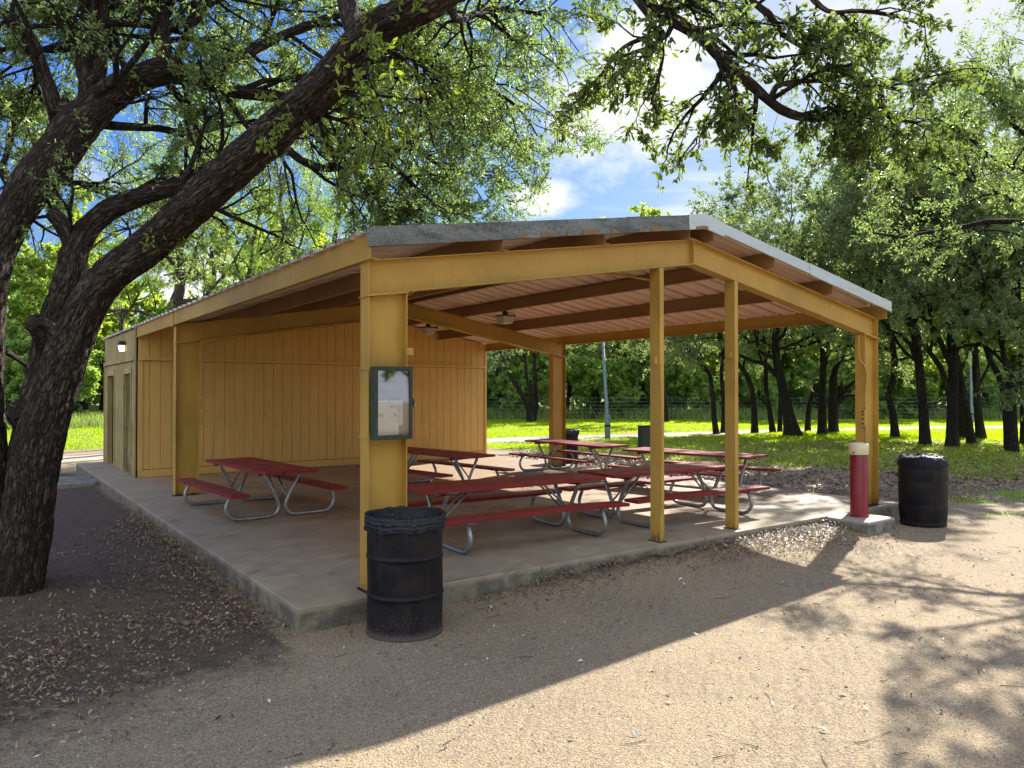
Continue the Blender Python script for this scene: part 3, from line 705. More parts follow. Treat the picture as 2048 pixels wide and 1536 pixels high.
def table(x, y, th, label, sag=(0, 0, 0)):
    o = empty('picnic_table', (x, y, SLAB), th); tag(o, label, 'picnic table', 'red picnic tables under the pavilion')
    w = 2*TW/3
    planks('tabletop', [(-TW+k*w+.007, -TW+(k+1)*w-.007, (.0, .012, -.01)[k]) for k in range(3)], HT, o, sag[0])
    for s, sg in ((-1, sag[1]), (1, sag[2])):
        y0, y1 = (B0, B1) if s > 0 else (-B1, -B0)
        planks('bench', [(y0, y1, .01*s)], HB, o, sg)
    for s in (-1, 1):
        fx = s*(TL-.33)
        for k in (-1, 1):
            b = MB(); pts = [(fx, k*.235, HT-.045), (fx, k*.225, HT-.10), (fx, k*.13, .36), (fx, k*.055, .20), (fx, k*.045, .12), (fx, k*.085, .055), (fx, k*.165, .027), (fx, k*.30, .0245), (fx, k*.50, .0245), (fx, k*.62, .034), (fx, k*.70, .09), (fx, k*.725, .17), (fx, k*.70, .25), (fx, k*.655, HB-.045)]
            b.tube(catmull(pts, .03), .0238, 12); b.build('leg', M_GALV, o, smooth=True)
        b = MB()
        b.box(fx-.055, fx-.017, -TW+.05, TW-.05, HT-.075, HT-.037); b.build('cleat', M_CLEAT, o)
        for k in (-1, 1): b = MB(); b.box(fx-.045, fx+.045, k*.65-.09, k*.65+.09, HB-.046, HB-.037); b.build('seat_bracket', M_GALV, o)
        for k in (-1, 1): b = MB(); b.tube([(fx, k*.075, .23), (fx-s*.20, k*.06, .41), (fx-s*.40, k*.05, HT-.04)], .0125, 8); b.build('brace', M_GALV, o, smooth=True)
    return o
table(-3.545, 10.344, 5.40, 'red picnic table left of the near column, closest to the open left side')
table(-.079, 8.37, .575, 'red picnic table with a warped front bench, in front, right behind the foreground drum', (-.004, .018, -.006))
table(2.023, 9.841, .589, 'red picnic table behind the two slim posts, nearest the sunlit slab edge', (0, .006, 0))
table(3.043, 12.528, 5.497, 'red picnic table at the right rear, nearest the grass and the oaks')
table(1.254, 14.951, 5.342, 'red picnic table farthest back, in front of the back right column')
table(-1.335, 12.568, 5.477, 'red picnic table in the middle rear, seen just right of the near column', (.004, 0, 0))
# ------------------------------------------------------------------ ground
PATHP = np.array([(-60, -12), (-30, 9), (-12, 20.8), (-5, 26.0), (-.5, 28.6), (4.4, 31), (13, 35.5), (22.5, 38), (45, 42), (90, 48)], float)
def path_dist(x, y):
    d = np.full(np.shape(x), 1e9)
    for (x0, y0), (x1, y1) in zip(PATHP[:-1], PATHP[1:]):
        L2 = (x1-x0)**2+(y1-y0)**2; t = np.clip(((x-x0)*(x1-x0)+(y-y0)*(y1-y0))/L2, 0, 1)
        d = np.minimum(d, np.hypot(x-x0-t*(x1-x0), y-y0-t*(y1-y0)))
    return d
def yb(x): return np.interp(x, [-60, -30, -12, -6, -2, 2, 5, 9, 12, 16, 40], [-6, 14, 24.5, 27.5, 25, 21.5, 18, 16.2, 15, 13.5, 9])
def grass_mask(x, y):
    g = sstep(-.6, .8, y-yb(x)); g = g*sstep(1.3, 2.0, path_dist(x, y))
    for cx, cy, r, a in ((1.35, 21.5, .45, 1.), (7.6, 12.6, .7, .8), (9.2, 13.2, .9, .8), (7.1, 10.9, .35, .6), (3.0, 17.3, .6, .6), (6.0, 15.2, .5, .5)):
        g = np.maximum(g, a*np.exp(-((x-cx)**2+((y-cy)*1.3)**2)/r**2))
    return g
def dirt_mask(x, y):
    u, v = to_uv(x, y)
    left = sstep(.25, -.35, u)*sstep(-1.6, .6, v)*sstep(16, 12, v)
    under = np.exp(-((x+3.3)**2+(y-5.0)**2)/1.7**2)
    beds = np.exp(-np.clip(-v, 0, 9)/.30)*(v < .3)*sstep(1.2, 2.6, u)*(1-sstep(7.4, 8.2, u))
    grove = sstep(15, 17, y)*sstep(5, 8, x)*sstep(21, 17, y)*.45
    return np.clip(np.maximum(np.maximum(left, under*.9), np.maximum(beds*.9, grove)), 0, 1)
def axis_(a, b, c, d, fine, n):
    m = np.arange(b, c+fine, fine); lo = b-np.geomspace(fine, b-a, n); hi = m[-1]+np.geomspace(fine, d-m[-1], n)
    return np.concatenate([lo[::-1], m, hi])
gx = axis_(-420, -9, 10, 420, .13, 46); gy = axis_(-60, 1.2, 19, 700, .13, 56)
GX, GY = np.meshgrid(gx, gy); nx, ny = len(gx), len(gy)
Z = ground_z(GX, GY)
i = np.arange(ny-1)[:, None]*nx; k = np.arange(nx-1)[None, :]
b = MB(); b.add(np.stack([GX, GY, Z], -1).reshape(-1, 3), np.stack([i+k, i+k+1, i+nx+k+1, i+nx+k], -1).reshape(-1, 4))
g = b.build('ground', M_GROUND, smooth=True, attr={'dirt': dirt_mask(GX, GY).ravel(), 'grass': grass_mask(GX, GY).ravel()})
tag(g, 'tan gritty soil and lawn ground around the pavilion', kind='structure')
# gravel path
P = catmull(PATHP, 1.0); T = np.gradient(P, axis=0); T /= np.linalg.norm(T, axis=1, keepdims=True); Nn = np.stack([-T[:, 1], T[:, 0]], 1)
rw = 1.55+.18*np.sin(np.arange(len(P))*1.7)+.1*np.sin(np.arange(len(P))*.63)
A = P+Nn*rw[:, None]; B_ = P-Nn*rw[::-1, None]
M_ = [A*(1-t)+B_*t for t in (0, .33, .67, 1)]
vs = np.stack([np.concatenate([m_, (ground_z(m_[:, 0], m_[:, 1])+.012-(.03 if j in (0, 3) else 0))[:, None]], 1) for j, m_ in enumerate(M_)], 1).reshape(-1, 3)
q = [(r*4+c, r*4+c+1, (r+1)*4+c+1, (r+1)*4+c) for r in range(len(P)-1) for c in range(3)]
b = MB(); b.add(vs, q); tag(b.build('path', M_PATH, smooth=True), 'pale gravel path crossing behind the pavilion', kind='structure')
# low side walk joining the slab on the left
o = empty('sidewalk', uvw(0, 0, 0), BROT); o['kind'] = 'structure'
b = MB(); b.box(-1.55, -.004, 10.6, 12.1, -.2, .115); b.box(-3.1, -1.556, 10.6, 12.1, -.2, .11); b.build('walk_slab', M_WALK, o, bevel=.012)

# ------------------------------------------------------------------ leaves lying on the ground, stones, twigs
def leaf_flat(P, size, rg, tilt=.35):
    n = len(P); a = rg.uniform(0, 2*np.pi, n); s = size*rg.uniform(.6, 1.25, n); w = s*rg.uniform(.32, .5, n)
    t = rg.normal(0, tilt, (n, 2)); A_ = np.stack([np.cos(a), np.sin(a), t[:, 0]], 1); W_ = np.stack([-np.sin(a), np.cos(a), t[:, 1]], 1); cu = rg.uniform(-.1, .28, n)*s
    up = np.array([0, 0, 1.])
    c = P-A_*s[:, None]*.5
    return np.stack([c, c+A_*(s*.5)[:, None]+W_*(w*.5)[:, None]+up*cu[:, None], c+A_*s[:, None]+up*(cu*.3)[:, None], c+A_*(s*.5)[:, None]-W_*(w*.5)[:, None]+up*(cu*.8)[:, None]], 1).reshape(-1, 3)
def scatter(n, x0, x1, y0, y1, dens, rg):
    x = rg.uniform(x0, x1, n); y = rg.uniform(y0, y1, n); k = rg.uniform(0, 1, n) < dens(x, y); return x[k], y[k]
def nz2(x, y, s, o=0):
    return .5+.5*np.sin(x*s*1.7+o)*np.sin(y*s*1.3+o*2+np.sin(x*s*.9))
def lit_dens(x, y):
    u, v = to_uv(x, y); inside = (u > -.01) & (u < 9.12) & (v > -.01) & (v < 14.42)
    front = np.exp(-np.clip(-v-.06, 0, 9)/.17)*sstep(1.2, 2.0, u)*(1-sstep(8.0, 8.6, u))*(.55+.45*nz2(x, y, 2.1))
    big = np.exp(-(((u-6.1)/1.1)**2+((v+.35)/.42)**2))+.8*np.exp(-(((u-4.6)/.7)**2+((v+.3)/.25)**2))+.55*np.exp(-(((u-2.6)/1.0)**2+((v+.2)/.22)**2))
    left = np.exp(-np.clip(-u-.06, 0, 9)/.34)*sstep(-.1, .5, v)*(1-sstep(9, 14, v))
    base = 1.0*np.exp(-((x+3.5)**2/1.1**2+(y-4.75)**2/.62**2))+.8*np.exp(-((x+2.45)**2/.9**2+(y-5.75)**2/.38**2))
    mid = .16*sstep(.2, -.4, u)*sstep(-1.2, 0, v)*nz2(x, y, 1.6, 1)
    any_ = .006
    g = .07*sstep(14, 16, y)*sstep(27, 24, y)*sstep(0, 3, x)
    d = np.maximum.reduce([front, big*1.2, left, base, mid*1.1, g])+any_
    return np.where(inside, 0, d)
rg = np.random.default_rng(5)
xs, ys = scatter(230000, -5.5, 8.5, 2.0, 13.5, lit_dens, rg)
u_, v_ = to_uv(xs, ys)
lay = rg.uniform(0, 1, len(xs))*.05*np.clip(lit_dens(xs, ys), 0, 1)
P3 = np.stack([xs, ys, ground_z(xs, ys)+.008+lay], 1)
b = MB(); v = leaf_flat(P3, .033, rg, .5); b.add(v, np.arange(len(v)).reshape(-1, 4))
xs, ys = scatter(60000, 0, 22, 13.5, 27, lit_dens, rg); P3 = np.stack([xs, ys, ground_z(xs, ys)+.02], 1)
v = leaf_flat(P3, .085, rg); b.add(v, np.arange(len(v)).reshape(-1, 4))
# few leaves blown on the slab
us = rg.uniform(.1, 9, 260); vs_ = rg.uniform(.1, 10, 260)**1.0; X = CORNER[0]+us*.807-vs_*.59; Y = CORNER[1]+us*.59+vs_*.807
P3 = np.stack([X, Y, np.full(260, SLAB+.006)], 1); v = leaf_flat(P3, .034, rg, .2); b.add(v, np.arange(len(v)).reshape(-1, 4))
uc = rg.normal(0, .22, 420); vc = rg.normal(0, .10, 420)
for cu, cv in ((3.9, 3.1), (4.9, 1.9), (5.7, 4.7)):
    X = CORNER[0]+(cu+uc[:140])*.807-(cv+vc[:140])*.59; Y = CORNER[1]+(cu+uc[:140])*.59+(cv+vc[:140])*.807
    v = leaf_flat(np.stack([X, Y, np.full(140, SLAB+.008)], 1), .034, rg, .3); b.add(v, np.arange(len(v)).reshape(-1, 4))
tag(b.build('leaf_litter', M_LITTER), 'dry brown oak leaves drifted along the slab edges and round the tree', kind='stuff')
# pebbles
def peb_dens(x, y):
    u, v = to_uv(x, y); return np.where((u > -.02) & (u < 9.1) & (v > -.02), 0, 1-.4*dirt_mask(x, y))
xs, ys = scatter(15000, -4, 5.5, 2.2, 9.5, peb_dens, rg); n = len(xs); s = rg.gamma(1.3, .0017, n)+.002
base = np.array([(1, 0, 0), (-.5, .87, 0), (-.5, -.87, 0), (.2, .1, .8), (-.3, -.2, .6)])
rot = rg.uniform(0, 6.28, n); c_, s_ = np.cos(rot), np.sin(rot)
V = np.empty((n, 5, 3)); V[:, :, 0] = base[:, 0]*c_[:, None]-base[:, 1]*s_[:, None]; V[:, :, 1] = base[:, 0]*s_[:, None]+base[:, 1]*c_[:, None]; V[:, :, 2] = base[:, 2]
V = V*s[:, None, None]*rg.uniform(.7, 1.3, (n, 5, 1))+np.stack([xs, ys, ground_z(xs, ys)], 1)[:, None, :]
t0 = np.array([(0, 1, 3), (1, 4, 3), (1, 2, 4), (2, 0, 3), (2, 3, 4)]); T_ = (t0[None]+np.arange(n)[:, None, None]*5).reshape(-1, 3)
m = N('pebble'); r_ = m.n('NewGeometry').outputs['Random Per Island']; m_peb = m.end(m.bsdf(m.mix(r_, (.22, .18, .13), (.55, .47, .36)), .8))
b = MB(); b.add(V.reshape(-1, 3), t=T_); tag(b.build('gravel', m_peb), 'loose pebbles scattered over the tan ground', kind='stuff')
# fallen twigs and a few pale chips
b = MB(); rr = random.Random(11)
for _ in range(210):
    x = rr.uniform(-4, 6.5); y = rr.uniform(2.3, 10.5); u, v = to_uv(x, y)
    if u > -.05 and v > -.05 and u < 9.2: continue
    L = rr.uniform(.03, .17)*(1.5 if rr.random() < .1 else 1); a = rr.uniform(0, 6.28); pts = []
    for j in range(4): pts.append((x, y, float(ground_z(x, y))+.006)); a += rr.uniform(-.5, .5); x += math.cos(a)*L/3; y += math.sin(a)*L/3
    b.tube(pts, [.0026, .0022, .0016, .0008], 5)
tag(b.build('fallen_twigs', M_TWIG), 'small dead twigs lying on the ground', kind='stuff')
xs = rg.uniform(-3, 5.5, 90); ys = rg.uniform(2.4, 8.5, 90); u, v = to_uv(xs, ys); k = ~((u > -.1) & (v > -.1)); xs, ys = xs[k], ys[k]
P3 = np.stack([xs, ys, ground_z(xs, ys)+.01], 1); v = leaf_flat(P3, .045, rg, .35)
us = rg.normal(6.1, .55, 900); vv = -.08-np.abs(rg.normal(0, .22, 900)); X = CORNER[0]+us*.807-vv*.59; Y = CORNER[1]+us*.59+vv*.807  # sunlit gloss on the litter by the slab, put in as pale leaves
v = np.concatenate([v, leaf_flat(np.stack([X, Y, ground_z(X, Y)+.02+.03*rg.uniform(0, 1, 900)], 1), .036, rg, .5)])
m = N('bleached_leaf'); m_bl = m.end(m.bsdf((.62, .58, .50), .5))
b = MB(); b.add(v, np.arange(len(v)).reshape(-1, 4)); tag(b.build('bleached_leaves', m_bl), 'pale dry leaves dotted over the gravel', kind='stuff')

# ------------------------------------------------------------------ grass
def blades(n, x0, x1, y0, y1, h, w, mask, rg, mb):
    x, y = scatter(n, x0, x1, y0, y1, mask, rg); n = len(x); z = ground_z(x, y)-.005
    a = rg.uniform(0, 6.28, n); hh = h*rg.uniform(.5, 1.4, n); ww = w*rg.uniform(.6, 1.3, n); lx = rg.normal(0, .45, n)*hh; ly = rg.normal(0, .45, n)*hh
    V = np.empty((n, 3, 3)); V[:, 0] = np.stack([x-np.cos(a)*ww, y-np.sin(a)*ww, z], 1); V[:, 1] = np.stack([x+np.cos(a)*ww, y+np.sin(a)*ww, z], 1); V[:, 2] = np.stack([x+lx, y+ly, z+hh], 1)
    mb.add(V.reshape(-1, 3), t=np.arange(n*3).reshape(-1, 3))
b = MB()
near_m = lambda x, y: grass_mask(x, y)*(.35+.65*nz2(x, y, .9, 2))*(.5+.5*sstep(16, 20, y))
blades(300000, -4, 26, 10, 33, .085, .0075, near_m, rg, b)
blades(170000, -12, 40, 28, 52, .075, .016, lambda x, y: grass_mask(x, y), rg, b)
blades(110000, -32, -7, 15, 46, .08, .014, lambda x, y: grass_mask(x, y), rg, b)
blades(2500, .5, 2.2, 20.7, 22.3, .2, .008, lambda x, y: np.exp(-((x-1.35)**2+(y-21.5)**2)/.12), rg, b)
def edge_weeds(x, y):
    u, v = to_uv(x, y); return ((u < -.01) & (u > -.12) & (v > 2.2) & (v < 5.2))*nz2(x, y, 3)
blades(12000, -5, -1, 6, 11, .05, .004, edge_weeds, rg, b)
tag(b.build('grass', M_GRASS), 'short green grass of the lawn and thin patches under the oaks', kind='stuff')
b = MB(); tall = lambda x, y: sstep(0, 2.5, y-(50+2*np.sin(x*.3)))*sstep(58, 54, y)
blades(90000, -60, 45, 49, 58, .75, .03, tall, rg, b)
blades(30000, -45, -14, 36, 42, .6, .02, lambda x, y: sstep(35.5, 37.5, y+.0*x+.6*np.sin(x*.7)), rg, b)
tag(b.build('tall_grass', M_WEED), 'tall pale weeds along the far fence line', kind='stuff')

# ------------------------------------------------------------------ street furniture behind
def pole(x, y, label, h, lean=0.):
    o = empty('light_pole', (x, y, float(ground_z(x, y)))); tag(o, label, 'light pole', 'grey light poles on the lawn')
    b = MB(); b.tube([(0, 0, -.1), (0, 0, .95), (lean*.05, 0, 1.0), (lean, 0, h)], [.115, .105, .07, .045], 16); b.build('pole', M_POLE, o, smooth=True)
    b = MB(); b.tube([(0, 0, .50), (0, 0, .58)], [.125, .125], 16); b.build('band', M_BLACK, o)
    b = MB(); b.lathe([(0, h+.16), (.1, h+.15), (.2, h+.05), (.21, h), (.06, h-.02), (0, h-.02)], 20, lean, 0); b.build('lamp_head', M_POLE, o, smooth=True)
pole(3.74, 29.0, 'grey-green light pole standing on the grass behind the far tables', 5.0, -.25)
pole(27.0, 43.5, 'pale thin light pole among the oak trunks at the right', 4.6, -.05)
o = empty('utility_box', (4.12, 22.6, float(ground_z(4.12, 22.6))), .3); tag(o, 'dark upright metal box on the grass half hidden by the first slim post', 'utility box')
b = MB(); b.box(-.24, .24, -.16, .16, .04, .74); b.build('cabinet', M_BOX, o, bevel=.02)
b = MB(); b.box(-.26, .26, -.18, .18, .742, .77); b.build('lid', M_BOX, o, bevel=.008)
b = MB(); b.box(-.22, .22, -.168, -.161, .08, .71); dd = b.build('door', M_BOX, o, bevel=.003)
b = MB(); b.box(.15, .18, -.185, -.169, .38, .46); b.build('handle', M_GALV, dd)
b = MB(); b.box(-.32, .32, -.24, .24, -.1, .039); b.build('base', M_WALK, o)
# field fence
o = empty('wire_fence', (0, 51.0, 0)); tag(o, 'wire field fence with thin posts along the edge of the far woods', 'fence')
for k in range(26):
    x = -34+k*3.0; b = MB(); b.tube([(x, .02*math.sin(k), -.2), (x+.02*math.sin(k*3), 0, 1.62)], .035, 6); b.build('post', M_BARK_GREY, o)
for z in (.25, .5, .75, 1.0, 1.25, 1.5):
    b = MB(); b.tube([(-34+k*1.5, -.05, z-.02*abs(math.sin(k*1.57))) for k in range(51)], .007, 4); b.build('wire', M_WIRE, o)
# blue-grey roofed thing seen behind the left trunks: a parked car's roof and side
# ------------------------------------------------------------------ trees
def unit(v): return v/(np.linalg.norm(v)+1e-9)
class Tree:
    def __init__(s, seed, twig_r=.004): s.rg = np.random.default_rng(seed); s.tubes = []; s.an = []; s.ad = []
    def perp(s, d):
        r = s.rg.normal(0, 1, 3); r -= d*r.dot(d); return unit(r)
    def branch(s, p, d, L, r, lvl, P):
        """P: dict with kids, lenf, step, wander, up, maxlvl, ang"""
        rg = s.rg; n = P['seg'][lvl]; pts = [p]; dd = d; w = P['wander'][lvl]; up = P['up'][lvl]
        for _ in range(n):
            dd = unit(dd+rg.normal(0, w, 3)+np.array([0, 0, up])); p = p+dd*(L/n); pts.append(p)
        pts = np.array(pts); last = lvl == P['maxlvl']
        rad = np.linspace(r, r*(.35 if not last else .4), len(pts))
        if r > P.get('minr', .0): s.tubes.append((pts, rad, P['sides'][lvl]))
        if last:
            s.leaf_on(pts, P['nleaf']); return pts
        kids = P['kids'][lvl]
        for k in range(kids):
            t = .22+.78*(k+rg.uniform(0, 1))/kids; f = t*n; i = min(int(f), n-1); q = pts[i]+(pts[i+1]-pts[i])*(f-i)
            dr = unit(pts[i+1]-pts[i]); a = R(rg.uniform(*P['ang'])); nd = unit(dr*math.cos(a)+s.perp(dr)*math.sin(a))
            s.branch(q, nd, L*P['lenf'][lvl]*rg.uniform(.65, 1.2)*(1.15-.5*t), rad[i]*.55, lvl+1, P)
        s.branch(pts[-1], unit(pts[-1]-pts[-2]), L*P['lenf'][lvl]*.9, rad[-1], lvl+1, P)
        return pts
    def leaf_on(s, pts, n):
        rg = s.rg; m = len(pts)-1; f = rg.uniform(.1, 1.02, n)*m; i = np.minimum(f.astype(int), m-1)
        s.an.append(pts[i]+(pts[i+1]-pts[i])*(f-i)[:, None]+rg.normal(0, .012, (n, 3))); s.ad.append(pts[i+1]-pts[i]+0.)
    def spawn(s, pts, rad, t0, t1, n, Lr, lvl, P, bias=(0, 0, 0), r=None):
        rg = s.rg; m = len(pts)-1; bias = np.array(bias, float)
        for k in range(n):
            t = t0+(t1-t0)*(k+rg.uniform(0, 1))/n; f = t*m; i = min(int(f), m-1); q = pts[i]+(pts[i+1]-pts[i])*(f-i)
            dr = unit(pts[i+1]-pts[i]); a = R(rg.uniform(35, 80)); nd = unit(unit(dr*math.cos(a)+s.perp(dr)*math.sin(a))+bias)
            L = rg.uniform(*Lr); s.branch(q, nd, L, (r if r else min(rad[i]*.5, .012+L*.016)), lvl, P)
    def crown(s, name, mat, parent, L, W, fold=.12, fine=False, keep=None):
        if not s.an: return None
        A = np.concatenate(s.an); D = np.concatenate(s.ad); rg = s.rg
        if keep is not None: k = keep(A); A, D = A[k], D[k]
        n = len(A); D /= np.linalg.norm(D, axis=1, keepdims=True)+1e-9
        a = D*.6+rg.normal(0, .75, (n, 3)); a[:, 2] -= .15; a /= np.linalg.norm(a, axis=1, keepdims=True)
        nn = rg.normal(0, .8, (n, 3)); nn[:, 2] += .55; w = np.cross(a, nn); w /= np.linalg.norm(w, axis=1, keepdims=True)+1e-9; nn = np.cross(w, a)
        l = (L*rg.uniform(.6, 1.25, n))[:, None]; h = (W*rg.uniform(.7, 1.2, n))[:, None]*.5; fo = fold*l
        if fine:
            V = np.stack([A, A+a*l*.35+w*h+nn*fo, A+a*l*.72+w*h*.85+nn*fo*.8, A+a*l+nn*fo*-.3, A+a*l*.72-w*h*.85+nn*fo*.8, A+a*l*.35-w*h+nn*fo], 1)
            i = np.arange(n)[:, None]*6; q = np.concatenate([i+np.array([[0, 1, 2, 3]]), i+np.array([[0, 3, 4, 5]])])
        else:
            V = np.stack([A, A+a*l*.5+w*h+nn*fo, A+a*l, A+a*l*.5-w*h+nn*fo], 1); i = np.arange(n)[:, None]*4; q = i+np.array([[0, 1, 2, 3]])
        b = MB(); b.add(V.reshape(-1, 3), q); s.nl = n
        return b.build(name, mat, parent)
    def wood(s, name, mat, parent, minr=0):
        b = MB()
        for p, r, sd in s.tubes: b.tube(p, r, sd, cap=False)
        return b.build(name, mat, parent, smooth=True)

def bark_tube(mb, ba, ctrl, step, sides, seed, disp=1.):
    """a limb with real bark relief; ctrl rows: x, y, z, radius"""
    C = catmull(ctrl, step); P, r = C[:, :3], C[:, 3]; n = len(P)
    v, q, t = tube_arrays(P, r, sides, False)
    L = np.concatenate([[0], np.cumsum(np.linalg.norm(np.diff(P, axis=0), axis=1))]); rm = np.median(r)
    out = np.empty_like(v); at_ = np.empty_like(v); off = Vector((seed*3.7, seed*1.3, 0))
    for i in range(n):
        for k in range(sides):
            th = 2*math.pi*k/sides; j = i*sides+k; rr = r[i]; c = P[i]; d = v[j]-c
            bv = Vector((rm*math.cos(th)*1.0, rm*math.sin(th)*1.0, L[i]*.19))
            w = bv*22+off; f = mnoise.noise(w+mnoise.noise_vector(w*.7)*.8); g = mnoise.noise(bv*3.1+off); h = mnoise.noise(bv*34+off)
            ridge = 1-min(1., abs(f)*3.2)
            dl = disp*(.05*g*rr/.2*.6-ridge*.020*min(1, rr/.12)+h*.005)
            out[j] = c+d*(1+dl/max(rr, .02)); at_[j] = (bv.x+off.x, bv.y+off.y, bv.z)
    mb.add(out, q); ba.append(at_)
    if True:
        c0 = np.array([P[-1]]); tt = [(0, 1+k, 1+(k+1) % sides) for k in range(sides)]
        mb.add(np.concatenate([c0+unit(P[-1]-P[-2])*r[-1]*.25, out[-sides:]]), t=tt); ba.append(np.concatenate([at_[-1:], at_[-sides:]]))
    return P, r

# ---- the big leaning oak on the left, several stems from one base
big = empty('leaning_oak', (-4.25, 6.4, 0)); tag(big, 'huge live oak at the left with dark leaning stems arching over the pavilion', 'tree')
mb = MB(); ba = []
def L_(rows): return [(*at(x, y, Y), r) for x, y, Y, r in rows]
stemA = L_([(18, 1290, 6.42, .275), (30, 1215, 6.42, .245), (45, 1120, 6.4, .222), (62, 1000, 6.4, .208), (84, 870, 6.38, .195), (122, 740, 6.35, .182), (174, 610, 6.25, .170), (219, 548, 6.2, .165), (284, 500, 6.1, .166), (345, 447, 6.0, .166), (427, 369, 5.8, .165), (505, 300, 5.6, .16), (585, 228, 5.4, .155), (660, 158, 5.2, .145), (712, 95, 5.0, .135), (765, 48, 4.9, .125), (850, 5, 4.75, .11), (960, -50, 4.6, .095), (1100, -85, 4.5, .08), (1220, -55, 4.45, .066), (1290, -12, 4.45, .055), (1350, 36, 4.4, .045), (1401, 68, 4.4, .043), (1446, 113, 4.35, .042), (1494, 157, 4.3, .038), (1542, 198, 4.3, .034), (1583, 226, 4.3, .030), (1651, 233, 4.3, .027), (1709, 202, 4.35, .023), (1760, 171, 4.4, .018), (1805, 178, 4.4, .010)])
stemA = [(x, y, z, r*.94) for x, y, z, r in stemA]
pA, rA = bark_tube(mb, ba, stemA[:17], .022, 84, 1)
pA2, rA2 = bark_tube(mb, ba, [(*p, r) for p, r in zip(pA[-1:], rA[-1:])]+stemA[17:], .035, 26, 1.5)
stemB = L_([(30, 1190, 6.62, .22), (52, 1040, 6.62, .215), (62, 940, 6.65, .20), (72, 850, 6.68, .175), (84, 750, 6.75, .135), (98, 670, 6.8, .125), (122, 600, 6.8, .122), (143, 540, 6.8, .125), (150, 495, 6.8, .115), (175, 455, 6.85, .105), (215, 420, 6.9, .10), (275, 393, 7.0, .095), (345, 372, 7.1, .085), (430, 330, 7.3, .065), (560, 300, 7.6, .050), (600, 318, 7.8, .050), (650, 335, 7.9, .048), (705, 324, 8.0, .045), (760, 310, 8.1, .040), (810, 290, 8.2, .034), (850, 262, 8.3, .025), (900, 240, 8.4, .012)])
pB, rB = bark_tube(mb, ba, stemB[:14], .028, 56, 2); pB2, rB2 = bark_tube(mb, ba, stemB[13:], .05, 18, 3)
stemC = L_([(0, 1260, 6.45, .24), (-8, 1120, 6.5, .20), (-12, 980, 6.5, .155), (-22, 860, 6.55, .13), (-22, 720, 6.6, .125), (-20, 620, 6.6, .125), (-12, 530, 6.6, .135), (18, 440, 6.65, .155), (62, 366, 6.7, .17), (104, 314, 6.75, .172), (160, 240, 6.8, .168), (215, 192, 6.9, .145), (272, 156, 7.0, .13), (335, 140, 7.1, .125), (405, 160, 7.2, .085), (479, 180, 7.3, .07), (564, 191, 7.4, .055), (640, 205, 7.5, .04), (720, 235, 7.6, .02)])
pC, rC = bark_tube(mb, ba, stemC, .028, 56, 4)
